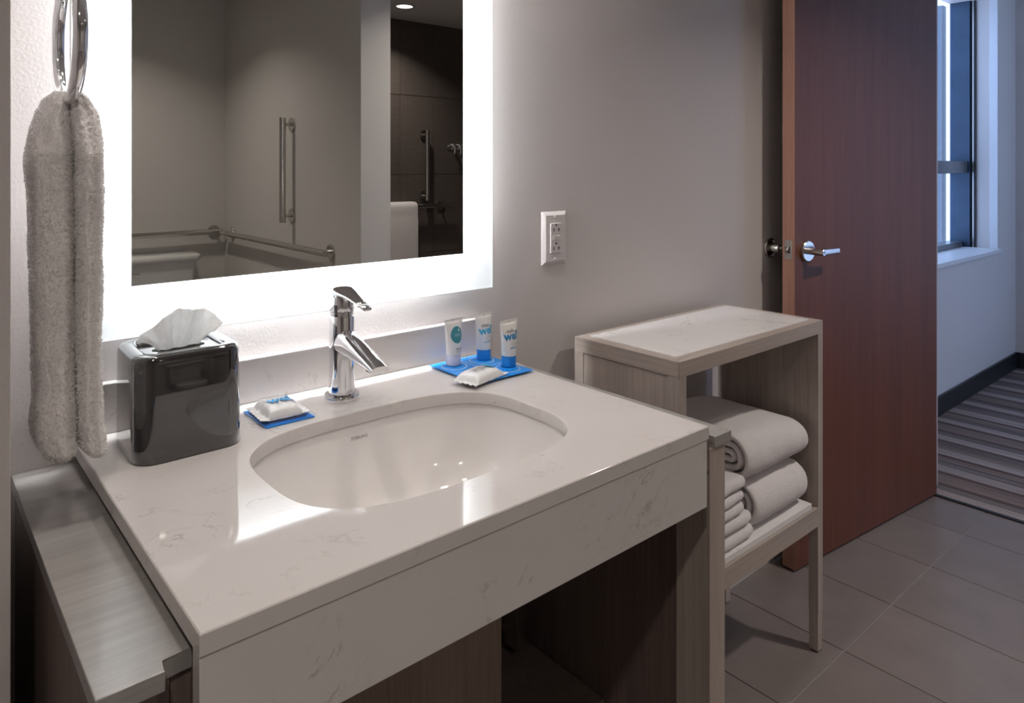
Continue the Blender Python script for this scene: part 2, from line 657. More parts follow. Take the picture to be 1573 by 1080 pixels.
# wall with the bathroom doorway
dw = struct(thing('wall_right', 'painted wall around the bathroom doorway', 'wall', (XE, 0, 0)), 'painted wall around the bathroom doorway', 'wall')
box('wall_segment', XE, XE + 0.10, -0.17, -0.0005, 0, CEIL, M['wall'], dw, 0)
box('wall_segment', XE, XE + 0.10, -2.16, -1.17, 0, CEIL, M['wall'], dw, 0)
box('wall_header', XE, XE + 0.10, -1.17, -0.17, 2.15, CEIL, M['wall'], dw, 0)

struct(box('ceiling', -1.37, 3.92, YB - 0.12, 0.12, CEIL, CEIL + 0.08, M['ceiling'], bev=0), 'flat white bathroom ceiling', 'ceiling')

# tiled bathroom floor, tile by tile
fl = struct(box('floor', -1.25, XE, YB, 0, -0.06, -0.003, M['grout'], bev=0),
            'taupe stone-look tile floor with pale grout lines', 'floor')
box('grout_base', XE, 3.80, YB, -2.16, -0.06, -0.003, M['grout'], fl, 0)
gx = [1.595 + 0.305 * k for k in range(-10, 9)]
gy = [-0.37 - 0.61 * k for k in range(-1, 6)]
fm = {}
for i in range(len(gx) - 1):
    for j in range(len(gy) - 1):
        xa, xb = max(gx[i], -1.25), min(gx[i + 1], XE)
        ya, yb = max(gy[j + 1], YB), min(gy[j], 0.0)
        if xb - xa < 0.02 or yb - ya < 0.02: continue
        key = (round(xb - xa, 4), round(yb - ya, 4))
        if key not in fm:
            bm = bmesh.new()
            bm_box(bm, 0, key[0] - 0.0035, 0, key[1] - 0.0035, -0.006, 0.0, 0.0008, 1)
            me = bpy.data.meshes.new('floor_tile'); bm.to_mesh(me); bm.free()
            me.materials.append(M['tile'])
            fm[key] = me
        t = bpy.data.objects.new('floor_tile', fm[key])
        COL.objects.link(t); t.parent = fl
        t.location = (xa + 0.00175, ya + 0.00175, 0)

# tile skirting along the mirror wall
bb = struct(thing('baseboard_back', 'pale tile skirting along the mirror wall', 'baseboard', (0, 0, 0)), 'pale tile skirting along the mirror wall', 'baseboard')
for k in range(-2, 6):
    x0, x1 = 1.595 + 0.305 * k, 1.595 + 0.305 * (k + 1)
    box('base_tile', max(x0, 1.06) + 0.001, min(x1, XE) - 0.001, -0.022, -0.0006, 0.0005, 0.11, M['base_tile'], bb, 0.001)

# ---- bedroom
BW, BE, BS = 0.1254, 5.392, -2.03
struct(box('floor_bedroom', XE, BE + 0.1, BS, 0.30, -0.06, 0.004, M['carpet'], bev=0),
       'grey and brown striped carpet in the bedroom', 'carpet')
struct(box('trim_1', XE - 0.012, XE + 0.006, -1.17, -0.17, -0.01, 0.0055, M['dark_metal'], bev=0.001), 'thin dark threshold strip between tile and carpet', 'trim')
WX0, WX1, WZ0, WZ1 = 3.45, 5.025, 0.775, 2.30
wb = struct(thing('wall_bedroom', 'cool grey bedroom wall with a deep window recess', 'wall', (XE, BW, 0)), 'cool grey bedroom wall with a deep window recess', 'wall')
box('wall_segment', XE, WX0, BW, 0.375, 0, 2.6, M['bed_wall'], wb, 0)
box('wall_segment', WX1, BE + 0.1, BW, 0.375, 0, 2.6, M['bed_wall'], wb, 0.004)
box('wall_segment', WX0, WX1, BW, 0.375, 0, WZ0, M['bed_wall'], wb, 0)
box('wall_segment', WX0, WX1, BW, 0.375, WZ1, 2.6, M['bed_wall'], wb, 0)
struct(box('wall_east', BE, BE + 0.12, BS - 0.12, BW, 0, 2.6, M['bed_wall'], bev=0), 'grey end wall of the bedroom past the window', 'wall')
ws = struct(thing('wall_bedroom_south', 'bedroom wall opposite, with a second window', 'wall', (3.92, BS, 0)), 'bedroom wall opposite, with a second window', 'wall')
box('wall_segment', XE + 0.10, 4.05, BS - 0.12, BS, 0, 2.6, M['bed_wall'], ws, 0)
box('wall_segment', 5.30, BE, BS - 0.12, BS, 0, 2.6, M['bed_wall'], ws, 0)
box('wall_segment', 4.05, 5.30, BS - 0.12, BS, 0, 0.30, M['bed_wall'], ws, 0)
box('wall_segment', 4.05, 5.30, BS - 0.12, BS, 2.40, 2.6, M['bed_wall'], ws, 0)
w2 = struct(thing('window_added', 'second bedroom window with grey frame', 'window', (4.67, BS - 0.06, 0.30)), 'second bedroom window with grey frame', 'window')  # added out of view to bring more daylight onto the bedroom wall
for x in (4.05, 4.66, 5.26):
    box('mullion', x, x + 0.04, BS - 0.09, BS - 0.03, 0.30, 2.40, M['mullion'], w2, 0.001)
for a, b_ in ((4.09, 4.66), (4.70, 5.26)):
    box('bottom_rail', a, b_, BS - 0.09, BS - 0.03, 0.30, 0.34, M['mullion'], w2, 0.001)
    box('top_rail', a, b_, BS - 0.09, BS - 0.03, 2.36, 2.40, M['mullion'], w2, 0.001)
    box('pane', a, b_, BS - 0.063, BS - 0.057, 0.34, 2.36, M['acrylic'], w2, 0)
struct(box('wall_bedroom_west', XE + 0.101, XE + 0.14, BS, -1.17, 0, 2.6, M['bed_wall'], bev=0), 'bedroom face of the bathroom wall', 'wall')
struct(box('ceiling_bedroom', XE + 0.05, BE + 0.12, BS - 0.12, 0.375, 2.6, 2.68, M['ceiling'], bev=0), 'flat white bedroom ceiling', 'ceiling')
struct(box('wall_bedroom_header', XE + 0.10, XE + 0.14, BS, BW, CEIL, 2.6, M['bed_wall'], bev=0), 'bedroom wall strip above the bathroom doorway', 'wall')
struct(box('baseboard_bedroom', XE + 0.11, BE, BW - 0.014, BW - 0.0005, 0.004, 0.105, M['bed_base'], bev=0.003), 'black skirting under the bedroom window', 'baseboard')
struct(box('baseboard_east', BE - 0.014, BE - 0.0005, BS, BW - 0.014, 0.004, 0.105, M['bed_base'], bev=0.003), 'black skirting on the bedroom end wall', 'baseboard')

# window: sill, jamb lining, deep metal mullions, transoms, panes
wn = struct(thing('window_1', 'tall bedroom window with blue metal frame and white sill', 'window', (4.2, 0.3, WZ0)),
            'tall bedroom window with blue metal frame and white sill', 'window')
box('sill', WX0, WX1 + 0.015, BW - 0.022, 0.30, WZ0 - 0.012, WZ0 + 0.012, M['white_trim'], wn, 0.003)
box('jamb_edge', WX1 - 0.004, WX1 + 0.003, BW - 0.003, 0.165, WZ0 + 0.012, WZ1, M['white_trim'], wn, 0.002)
box('jamb_trim', WX1 - 0.012, WX1, 0.236, 0.262, WZ0 + 0.012, WZ1, M['dark_metal'], wn, 0.001)
box('bright_bead', WX1 - 0.016, WX1 - 0.010, 0.246, 0.252, WZ0 + 0.012, WZ1, M['steel'], wn, 0.0005)
box('side_frame', WX1 - 0.03, WX1, 0.262, 0.372, WZ0 + 0.012, WZ1, M['sky_metal'], wn, 0.002)
box('mullion', WX1 - 0.020, WX1 + 0.040, 0.415, 0.455, WZ0 - 0.1, WZ1, M['mullion'], wn, 0.002)
box('mullion', 4.05, 4.10, 0.27, 0.375, WZ0 + 0.012, WZ1, M['mullion'], wn, 0.002)
box('transom', WX0, WX1 - 0.031, 0.275, 0.345, 1.240, 1.315, M['mullion'], wn, 0.002)
box('transom', WX0, WX1 + 0.040, 0.376, 0.414, 1.240, 1.315, M['mullion'], wn, 0.002)
box('bottom_rail', WX0, WX1 - 0.031, 0.30, 0.375, WZ0 + 0.012, WZ0 + 0.045, M['mullion'], wn, 0.002)
box('pane', WX0, WX1 - 0.031, 0.350, 0.356, WZ0 + 0.046, 2.29, M['acrylic'], wn, 0)

# ---- door, swung open towards the mirror wall
DA = math.atan2(-0.095, 0.926)
dr = struct(thing('door_1', 'open reddish brown wood door with steel lever handle', 'door', (2.143, -0.106, 0.008), DA, True),
            'open reddish brown wood door with steel lever handle', 'door')
# local: x along the leaf from latch edge, y from the visible face (0) to the back (0.044)
box('leaf', 0.0012, 0.93, 0, 0.044, 0, 2.12, M['door'], dr, 0.001)
box('edge_band', 0, 0.0012, 0.0005, 0.0435, 0, 2.12, M['door_edge'], dr, 0)
lp = box('latch_plate', -0.0015, 0.0, 0.0085, 0.0355, 0.978, 1.040, M['steel'], dr, 0.0004)
prism('latch_bolt', [(-0.012, 0.027), (-0.0015, 0.027), (-0.0015, 0.015)], 0.998, 1.020, M['steel'], lp)
for z in (0.984, 1.034):
    lathe('screw', (-0.0015, 0.022, z), [(0.0032, 0), (0.003, -0.0008), (0.0005, -0.001)], M['chrome'], lp, 12, 'x')


def lever(y0, s):
    h = lathe('lever_rose', (0.062, y0, 1.003), [(0.0335, 0), (0.0335, s * 0.008), (0.031, s * 0.0105), (0.0005, s * 0.011)], M['steel'], dr, 40, 'y')
    lathe('lever_neck', (0.062, y0, 1.003), [(0.0105, s * 0.010), (0.0105, s * 0.062), (0.009, s * 0.0635), (0.0004, s * 0.064)], M['steel'], h, 24, 'y')
    bm = bmesh.new()
    rings = []
    for x, hw, hh in ((0.062, 0.008, 0.010), (0.085, 0.0075, 0.0105), (0.12, 0.006, 0.0095), (0.155, 0.005, 0.009)):
        yc = y0 + s * (0.054)
        rings.append([(x, yc + p * hw, 1.003 + q * hh) for p, q in sup(1, 1, 5, 20)])
    bm_loft(bm, rings)
    from_bm('lever_arm', bm, M['steel'], h)
    lathe('lever_disc', (0.062, y0 + s * 0.0642, 1.003), [(0.005, 0), (0.0045, s * 0.001), (0.0003, s * 0.001)], M['chrome'], h, 16, 'y')


lever(0.0, -1)
lever(0.044, 1)
for z in (0.25, 1.06, 1.88):
    box('hinge', 0.925, 0.936, 0.028, 0.052, z - 0.05, z + 0.05, M['steel'], dr, 0.002)


ds = thing('door_stop', 'round steel door bumper on the wall behind the door edge', 'door stop', (2.172, -0.0005, 1.015))
lathe('flange', (2.172, -0.0006, 1.015), [(0.032, 0), (0.033, -0.004), (0.032, -0.010), (0.028, -0.011), (0.026, -0.006), (0.012, -0.005)], M['steel'], ds, 40, 'y')
lathe('bumper', (2.172, -0.0055, 1.015), [(0.014, 0), (0.014, -0.030), (0.012, -0.034), (0.0005, -0.035)], M['steel'], ds, 28, 'y')

# ================================================================== LAMPS
def downlight(x, y, watts, label, lens='lens', size=0.10):
    t = thing('ceiling_light', label, 'light', (x, y, CEIL), group='recessed ceiling downlights')
    lathe('trim_ring', (x, y, CEIL), [(0.078, -0.0005), (0.078, -0.004), (0.074, -0.006), (0.058, -0.006), (0.056, -0.002), (0.056, -0.0005)], M['white_trim'], t, 40)
    lathe('lens', (x, y, CEIL), [(0.054, -0.001), (0.054, -0.003), (0.0005, -0.003)], M[lens], t, 32)
    la = bpy.data.lights.new('downlight', 'AREA')
    la.shape = 'DISK'; la.size = size; la.energy = watts; la.color = WARM; la.spread = R(125)
    lo = bpy.data.objects.new('downlight', la)
    COL.objects.link(lo); lo.parent = t; lo.location = (0, 0, -0.008)
    return t


downlight(0.90, -0.29, VANITY_W, 'recessed downlight over the right half of the vanity')
downlight(0.30, -0.29, VANITY_W, 'recessed downlight over the left half of the vanity')
downlight(-0.30, -1.45, ROOM_W * 0.37, 'added unseen fill downlight over the left of the room beside the camera')  # added fill lamp, brightens the left-facing sides and the hanging towel
downlight(2.25, -1.25, ROOM_W * 0.64, 'recessed downlight above the floor by the doorway')
downlight(0.75, -2.75, ROOM_W * 0.38, 'recessed downlight above the toilet area')
downlight(2.695, -3.12, ROOM_W * 0.4, 'recessed downlight above the shower, reflected in the mirror', 'lens_dim')

# ================================================================== MIRROR
MY = -0.035
mx0, mx1, mz0, mz1 = 0.270, 0.8953, 1.0994, 1.90
fx0, fx1, fz0, fz1 = 0.190, 0.9761, 1.0197, 1.98
mr = thing('lit_mirror', 'rectangular wall mirror with a glowing frosted white border', 'mirror', (0.583, 0, fz0))
box('mirror_glass', mx0, mx1, MY, MY + 0.004, mz0, mz1, M['mirror'], mr, 0)
bm = bmesh.new()
o_ = [bm.verts.new((x, MY + 0.0005, z)) for x, z in ((fx0, fz0), (fx1, fz0), (fx1, fz1), (fx0, fz1))]
i_ = [bm.verts.new((x, MY + 0.0005, z)) for x, z in ((mx0, mz0), (mx1, mz0), (mx1, mz1), (mx0, mz1))]
for k in range(4):
    bm.faces.new((o_[k], o_[(k + 1) % 4], i_[(k + 1) % 4], i_[k]))
from_bm('frosted_border', bm, M['frost'], mr)
box('housing', mx0 + 0.010, mx1 - 0.010, MY + 0.0045, -0.0008, mz0 + 0.010, mz1 - 0.010, M['housing'], mr, 0.001)
for x0, x1, z0, z1 in ((fx0, fx1, fz0, fz0 + 0.0012), (fx0, fx1, fz1 - 0.0012, fz1), (fx0, fx0 + 0.0012, fz0 + 0.0012, fz1 - 0.0012), (fx1 - 0.0012, fx1, fz0 + 0.0012, fz1 - 0.0012)):
    box('glass_edge', x0, x1, MY, MY + 0.005, z0, z1, M['white_trim'], mr, 0)
# led strips on the four sides of the housing, lighting the border from behind and the wall around
sy0, sy1 = -0.020, -0.010
cut = 0.040
box('led_strip', mx0 + cut, mx1 - cut, sy0, sy1, mz0 + 0.004, mz0 + 0.009, M['led'], mr, 0)
box('led_strip', mx0 + cut, mx1 - cut, sy0, sy1, mz1 - 0.009, mz1 - 0.004, M['led'], mr, 0)
box('led_strip', mx0 + 0.004, mx0 + 0.009, sy0, sy1, mz0 + cut, mz1 - cut, M['led'], mr, 0)
box('led_strip', mx1 - 0.009, mx1 - 0.004, sy0, sy1, mz0 + cut, mz1 - cut, M['led'], mr, 0)

# ================================================================== VANITY
ZC = 0.8781
XL, XR, YF = 0.1974, 0.9544, -0.5904
ct = thing('vanity_countertop', 'white veined quartz vanity top with deep front apron and backsplash', 'countertop', (0.576, -0.3, ZC - 0.02))
# slab with a cut-out for the basin
SXC, SYC, SA, SB, SE = 0.585, -0.337, 0.2265, 0.161, 3.15
N = 120
hole = [(SXC + x, SYC + y) for x, y in sup(SA, SB, SE, N)]


def to_rect(x, y):
    dx, dy = x - SXC, y - SYC
    tx = ((XR - SXC) if dx > 0 else (XL - SXC)) / dx if abs(dx) > 1e-9 else 1e9
    ty = ((-0.001 - SYC) if dy > 0 else (YF - SYC)) / dy if abs(dy) > 1e-9 else 1e9
    t = min(tx, ty)
    return [SXC + dx * t, SYC + dy * t]


outer = [to_rect(x, y) for x, y in hole]
for cx, cy in ((XL, YF), (XR, YF), (XL, -0.001), (XR, -0.001)):
    k = min(range(N), key=lambda i: (outer[i][0] - cx) ** 2 + (outer[i][1] - cy) ** 2)
    outer[k] = [cx, cy]
bm = bmesh.new()
T = 0.020
bv = 0.0016
# profile rings from the hole bottom up, over the top, to the outer bottom
def inset(p, c, d):
    v = Vector((c[0] - p[0], c[1] - p[1])); v.normalize()
    return (p[0] + v.x * d, p[1] + v.y * d)


def in_rect(p, d):
    return (min(max(p[0], XL + d), XR - d), min(max(p[1], YF + d), -0.001 - d))


C0 = (SXC, SYC)
rings = [[(x, y, ZC - T) for x, y in hole],
         [(x, y, ZC - bv) for x, y in hole],
         [(*inset(p, C0, -bv * 0.4), ZC - bv * 0.35) for p in hole],
         [(*inset(p, C0, -bv), ZC) for p in hole],
         [(*in_rect(p, bv), ZC) for p in outer],
         [(*in_rect(p, bv * 0.35), ZC - bv * 0.35) for p in outer],
         [(*p, ZC - bv) for p in outer],
         [(*p, ZC - T) for p in outer],
         [(x, y, ZC - T) for x, y in hole]]
bm_loft(bm, rings, False, False)
bmesh.ops.remove_doubles(bm, verts=bm.verts, dist=1e-6)
from_bm('slab', bm, M['quartz'], ct, flat=True)
box('apron', XL + 0.0005, XR - 0.002, YF + 0.0015, YF + 0.021, 0.7525, ZC - T - 0.0007, M['quartz'], ct, 0.0012)
box('backsplash', 0.1974, 0.957, -0.0195, -0.0008, ZC, 0.953, M['quartz'], ct, 0.0012)

# wooden base
vb = thing('vanity_cabinet', 'grey-brown wooden vanity base with side ledges under the quartz top', 'vanity', (0.576, -0.3, 0))
ZR = 0.8432
prism('side_ledge', [(0.123, -0.001), (0.123, -0.566), (0.177, -0.566), (0.177, -0.549), (0.2045, -0.549), (0.2045, -0.001)], ZR - 0.018, ZR, M['wood_rail'], vb, 0.0012)
prism('side_ledge', [(1.050, -0.001), (1.050, -0.570), (1.002, -0.570), (1.002, -0.549), (0.945, -0.549), (0.945, -0.001)][::-1], ZR - 0.018, ZR, M['wood_rail'], vb, 0.0012)
gl = box('side_panel', 0.1275, 0.185, -0.548, -0.003, 0.0, ZR - 0.0185, M['wood_dark'], vb, 0.001)
box('front_stile', 0.132, 0.172, -0.5600, -0.548, 0.0, ZR - 0.0185, M['wood_dark'], gl, 0.001)
box('top_rail', 0.186, 0.2045, -0.545, -0.003, 0.79, ZR - 0.0185, M['wood_dark'], vb, 0.001)
gr = box('side_panel', 1.000, 1.036, -0.50, -0.003, 0.0, ZR - 0.0185, M['wood_dark'], vb, 0.001)
box('front_stile', 0.994, 1.037, -0.566, -0.50, 0.0, ZR - 0.0185, M['wood_z'], gr, 0.001)
box('support_rail', 0.205, 0.944, -0.10, -0.06, 0.79, ZC - T - 0.001, M['wood_dark'], vb, 0.001)
box('support_rail', 0.205, 0.992, -0.566, -0.545, 0.79, ZC - T - 0.001, M['wood_dark'], vb, 0.001)
box('lower_shelf', 0.19, 0.999, -0.335, -0.004, 0.272, 0.290, M['wood_dark'], vb, 0.001)
box('front_panel', 0.188, 0.735, -0.352, -0.336, 0.0, 0.70, M['wood_brown'], vb, 0.001)
box('bracket', 0.945, 0.975, -0.15, -0.11, 0.305, 0.70, M['steel'], vb, 0.001)

# basin
sk = thing('sink_basin', 'white oval undermount ceramic sink basin', 'sink', (SXC, SYC, ZC - T))
prof = [(1.005, 0.0), (0.985, -0.012), (0.965, -0.03), (0.93, -0.06), (0.86, -0.095), (0.74, -0.122), (0.55, -0.137), (0.3, -0.143), (0.10, -0.145)]


def smooth_prof(p, n):
    out = []
    m_ = len(p) - 1
    for k in range(n + 1):
        t = k / n * m_
        i = min(int(t), m_ - 1); f = t - i
        p0, p1, p2, p3 = p[max(i - 1, 0)], p[i], p[i + 1], p[min(i + 2, m_)]
        out.append(tuple(0.5 * (2 * b + (c - a) * f + (2 * a - 5 * b + 4 * c - d) * f * f + (3 * b - a - 3 * c + d) * f ** 3)
                         for a, b, c, d in zip(p0, p1, p2, p3)))
    return out


sp = smooth_prof(prof, 40)
rings = []
for s, h in sp:
    e = 2.05 + (SE - 2.05) * min(1, max(0, (s - 0.1) / 0.85))
    rings.append([(SXC + x, SYC + y, ZC - T - 0.001 + h) for x, y in sup(SA * s + 0.004, SB * s + 0.004, e, N)])
out_r = []
for s, h in sp[::4]:
    e = 2.05 + (SE - 2.05) * min(1, max(0, (s - 0.1) / 0.85))
    out_r.append([(SXC + x, SYC + y, ZC - T - 0.001 + h - (0.0 if s > 1.0 else 0.010)) for x, y in sup(SA * s + 0.016, SB * s + 0.016, e, N)])
loft('basin', out_r[::-1] + rings, M['ceramic'], sk, True, True, ang=60)
dz = ZC - T - 0.146
dn = lathe('drain', (SXC, SYC, dz), [(0.033, -0.001), (0.033, 0.002), (0.029, 0.003), (0.026, 0.001), (0.0005, 0.001)], M['chrome'], sk, 40)
lathe('stopper', (SXC, SYC, dz), [(0.020, 0.001), (0.020, 0.006), (0.016, 0.008), (0.0005, 0.0085)], M['chrome'], dn, 32)
for k in (-1, 0, 1):      # overflow slots on the front wall of the basin
    bm = bmesh.new()
    rr = []
    for q in range(9):
        zz = -0.026 - 0.030 * q / 8
        hw = 0.0046 * math.sqrt(max(0.0, 1 - (2 * q / 8 - 1) ** 2)) + 0.0002
        s_ = 0.965 + (0.93 - 0.965) * ((-0.03 - zz) / 0.03)
        yy = SYC - (SB * s_ + 0.004) + 0.0022
        rr.append([(SXC + 0.030 + k * 0.017 - hw, yy, ZC - T + zz), (SXC + 0.030 + k * 0.017 + hw, yy, ZC - T + zz)])
    bm_loft(bm, rr, False, False, False)
    from_bm('overflow_slot', bm, M['slot'], sk)
# maker's name on the back wall of the basin
yb0 = SYC + SB * 0.975 + 0.004


def on_basin(x, y):
    z = 0.8335 - ZC + T + y
    s_ = 0.985 + (0.965 - 0.985) * ((-0.012 - z) / 0.018)
    X = 0.577 + x
    dx = abs((X - SXC) / (SA * s_ + 0.004))
    return (X, SYC + (SB * s_ + 0.004) * (1 - dx ** SE) ** (1 / SE) - 0.0009, ZC - T + z)


text('lettering', 'STERLING', 0.0070, on_basin, M['grey_ink'], sk)

# ================================================================== FAUCET
FX, FY = 0.586, -0.098
fc = thing('faucet', 'chrome single-lever faucet with slanted spout behind the basin', 'faucet', (FX, FY, ZC))
lathe('base_plate', (FX, FY, ZC), [(0.0296, 0.0003), (0.030, 0.0015), (0.030, 0.0085), (0.0290, 0.0100), (0.0215, 0.0103)], M['chrome'], fc, 64)
bd = lathe('body', (FX, FY, ZC), [(0.0225, 0.007), (0.0225, 0.012), (0.0218, 0.03), (0.0213, 0.07), (0.0212, 0.143), (0.0206, 0.1445), (0.0195, 0.145)], M['chrome'], fc, 64)
lathe('collar', (FX, FY, ZC), [(0.0198, 0.1445), (0.0198, 0.150), (0.0206, 0.1505), (0.0206, 0.1525), (0.0190, 0.153)], M['chrome'], fc, 64)
# handle: short drum with a sloping cap running out to a lever
hd = lathe('handle_drum', (FX, FY, ZC), [(0.0205, 0.153), (0.0208, 0.154), (0.0208, 0.178), (0.019, 0.181), (0.012, 0.183)], M['chrome'], fc, 64)
rings = []
for t, yy, zc_, hw, hh in ((0, 0.0205, 0.1785, 0.003, 0.002), (0.03, 0.019, 0.180, 0.012, 0.005), (0.12, 0.012, 0.1845, 0.0185, 0.0085), (0.25, 0.0, 0.1875, 0.0208, 0.0095), (0.4, -0.014, 0.1865, 0.0200, 0.0085),
                           (0.6, -0.038, 0.1815, 0.0135, 0.0066), (0.8, -0.062, 0.1750, 0.0098, 0.0052), (1, -0.090, 0.1675, 0.0078, 0.0038), (1.01, -0.0905, 0.1673, 0.0070, 0.0028)):
    rings.append([(FX + p * hw, FY + yy, ZC + zc_ + (q * hh if q > 0 else q * hh * 0.75)) for p, q in sup(1, 1, 2.3, 28)])
loft('lever', rings, M['chrome'], hd, ang=60)
# spout
rings = []
for yy, zc_, hw, hh in ((0.006, 0.098, 0.016, 0.020), (-0.010, 0.0985, 0.0195, 0.0225), (-0.030, 0.097, 0.0190, 0.0200), (-0.06, 0.0915, 0.0176, 0.0155),
                        (-0.09, 0.085, 0.0165, 0.0115), (-0.118, 0.0785, 0.0158, 0.0080), (-0.128, 0.0760, 0.0155, 0.0066)):
    rings.append([(FX + p * hw, FY + yy - q * hh * 0.55, ZC + zc_ + (q * hh if q > 0 else q * hh * 0.8)) for p, q in sup(1, 1, 2.6, 32)])
loft('spout', rings, M['chrome'], bd, ang=50)
prism('outlet', [(FX - 0.011, FY - 0.122), (FX + 0.011, FY - 0.122), (FX + 0.011, FY - 0.104), (FX - 0.011, FY - 0.104)], ZC + 0.0715, ZC + 0.0745, M['dark_metal'], bd)


def on_body(x, y):
    a = x / 0.0226 + R(8)
    return (FX + 0.0227 * math.sin(a), FY - 0.0227 * math.cos(a), ZC + 0.0145 + y)


text('lettering', 'DELTA', 0.0052, on_body, M['steel'], bd)

# ================================================================== TISSUE BOX
tx0, tx1, ty0, ty1 = 0.240, 0.386, -0.190, -0.052
TH = 0.146
tb = thing('tissue_box', 'glossy black tissue box cover on the counter', 'tissue box', ((tx0 + tx1) / 2, (ty0 + ty1) / 2, ZC))
rings = []
for d, h in ((0.0015, 0.0002), (0.0, 0.002), (0.0, 0.02), (0.0005, 0.08), (0.001, TH - 0.012), (0.0022, TH - 0.005), (0.0055, TH - 0.0012), (0.010, TH), (0.018, TH - 0.0005), (0.021, TH - 0.004), (0.022, TH - 0.0075)):
    rings.append([(x, y, ZC + h) for x, y in rrect(tx0 + d, tx1 - d, ty0 + d, ty1 - d, max(0.030 - d * 0.7, 0.006), 10)])
loft('cover', rings, M['black_gloss'], tb, ang=60)
cx_, cy_ = (tx0 + tx1) / 2, (ty0 + ty1) / 2
prism('opening', [(cx_ + x, cy_ + y) for x, y in sup(0.036, 0.013, 2.2, 40)], ZC + TH - 0.0078, ZC + TH - 0.0068, M['slot'], tb)
# tissue: pleated fan
ts = thing('tissue', 'white tissue fanning out of the black box', 'tissue', (cx_, cy_, ZC + TH - 0.007))
fan = [(0.2535, 1.033), (0.258, 1.045), (0.267, 1.054), (0.287, 1.064), (0.302, 1.068), (0.311, 1.075), (0.322, 1.0735), (0.332, 1.071), (0.343, 1.0695), (0.355, 1.066), (0.369, 1.055), (0.377, 1.043), (0.368, 1.036), (0.362, 1.029)]
NF, NR = 130, 26
bm = bmesh.new()
vr = []
for i in range(NF + 1):
    u = i / NF
    t = u * (len(fan) - 1)
    k = min(int(t), len(fan) - 2); f = t - k
    f = f * f * (3 - 2 * f) * 0.5 + f * 0.5
    ex = fan[k][0] * (1 - f) + fan[k + 1][0] * f
    ez = fan[k][1] * (1 - f) + fan[k + 1][1] * f
    bx = cx_ - 0.024 + 0.048 * u
    bz = ZC + TH - 0.012
    col = []
    for j in range(NR + 1):
        s = j / NR
        x = bx + (ex - bx) * (s ** 0.9)
        z = bz + (ez - bz) * s + 0.010 * math.sin(PI * s) * (abs(u - 0.5) * 1.4)
        pl_ = 0.0085 * math.sin(u * 2 * PI * 3.1 + 0.6 * s + 1.2 * math.sin(u * 5.0)) * (0.2 + s) + 0.0016 * math.sin(u * 2 * PI * 8.7 + 2.0) * s
        y = cy_ - 0.004 + pl_ + 0.010 * (u - 0.5) - 0.022 * s * s * (0.6 - u) + 0.0018 * noise.noise(Vector((u * 22, s * 6, 3)))
        col.append(bm.verts.new((x, y, z)))
    vr.append(col)
for a, b_ in zip(vr, vr[1:]):
    for j in range(NR):
        bm.faces.new((a[j], b_[j], b_[j + 1], a[j + 1]))
sheet = from_bm('sheet', bm, M['tissue'], ts, ang=80)


# ================================================================== TRAYS, SOAPS, TUBES
def soap_pack(name, label, loc, rz, L, Wd, H, seed):
    t = thing(name, label, 'soap', loc, rz, True)
    nx, ny = 56, 26
    bm = bmesh.new()
    fin = 0.012
    def hgt(x, y):
        ax = min(1.0, abs(x) / (L / 2)); ay = min(1.0, abs(y) / (Wd / 2))
        return H * (max(0.0, 1 - ax ** 5)) ** 0.5 * (max(0.0, 1 - ay ** 4)) ** 0.5
    top, bot = [], []
    for i in range(nx + 1):
        x = (i / nx * 2 - 1) * (L / 2 + fin)
        rt, rb = [], []
        flare = 1.0 + (0.10 if abs(x) > L / 2 else 0.0)
        for j in range(ny + 1):
            y = (j / ny * 2 - 1) * Wd / 2 * flare
            wv = 0.0016 * noise.noise(Vector((x * 160 + seed, y * 90, seed)))
            if abs(x) > L / 2:
                wv += 0.0012 * math.sin(y * 520 + seed) * (abs(x) - L / 2) / fin
            h = hgt(x, y)
            zt = max(0.0030, 0.0032 + h * 0.94) + wv * (0.55 if h > 0.004 else 0.9)
            rt.append(bm.verts.new((x, y, zt)))
            rb.append(bm.verts.new((x, y, max(0.0004, min(zt - 0.0008, 0.0006 + (0.002 if abs(x) > L / 2 else 0) + wv * (0.9 if h < 0.004 else 0))))))
        top.append(rt); bot.append(rb)
    for g, fl_ in ((top, False), (bot, True)):
        for i in range(nx):
            for j in range(ny):
                f = (g[i][j], g[i + 1][j], g[i + 1][j + 1], g[i][j + 1])
                bm.faces.new(f[::-1] if fl_ else f)
    for i in range(nx):
        bm.faces.new((top[i][0], bot[i][0], bot[i + 1][0], top[i + 1][0])[::-1])
        bm.faces.new((top[i][ny], bot[i][ny], bot[i + 1][ny], top[i + 1][ny]))
    for j in range(ny):
        bm.faces.new((top[0][j], bot[0][j], bot[0][j + 1], top[0][j + 1]))
        bm.faces.new((top[nx][j], bot[nx][j], bot[nx][j + 1], top[nx][j + 1])[::-1])
    from_bm('wrapper', bm, M['wrap'], t, ang=70)
    return t, hgt


# small clear and blue dish on the left
d1 = thing('soap_dish', 'small clear acrylic dish with blue base under a wrapped soap', 'soap dish', (0.469, -0.108, ZC))
box('blue_base', 0.4295, 0.5085, -0.1555, -0.0605, ZC + 0.0003, ZC + 0.0022, M['blue'], d1, 0.0003)
bm = bmesh.new(); bm_box(bm, 0.4275, 0.5105, -0.1575, -0.0585, ZC + 0.0023, ZC + 0.0065, 0.0006)
from_bm('acrylic_plate', bm, M['acrylic'], d1)
s1, hg1 = soap_pack('wrapped_soap', 'white wrapped soap with blue print on the small dish beside the faucet', (0.467, -0.110, ZC + 0.0066), R(-3), 0.054, 0.074, 0.017, 3.0)
text('lettering', 'well', 0.026, lambda x, y: (0.003 + x, -0.014 + 1.25 * y, 0.0044 + hg1(x + 0.003, 1.25 * y - 0.014) * 0.94 + 0.001), M['blue_ink'], s1, 0.0008)
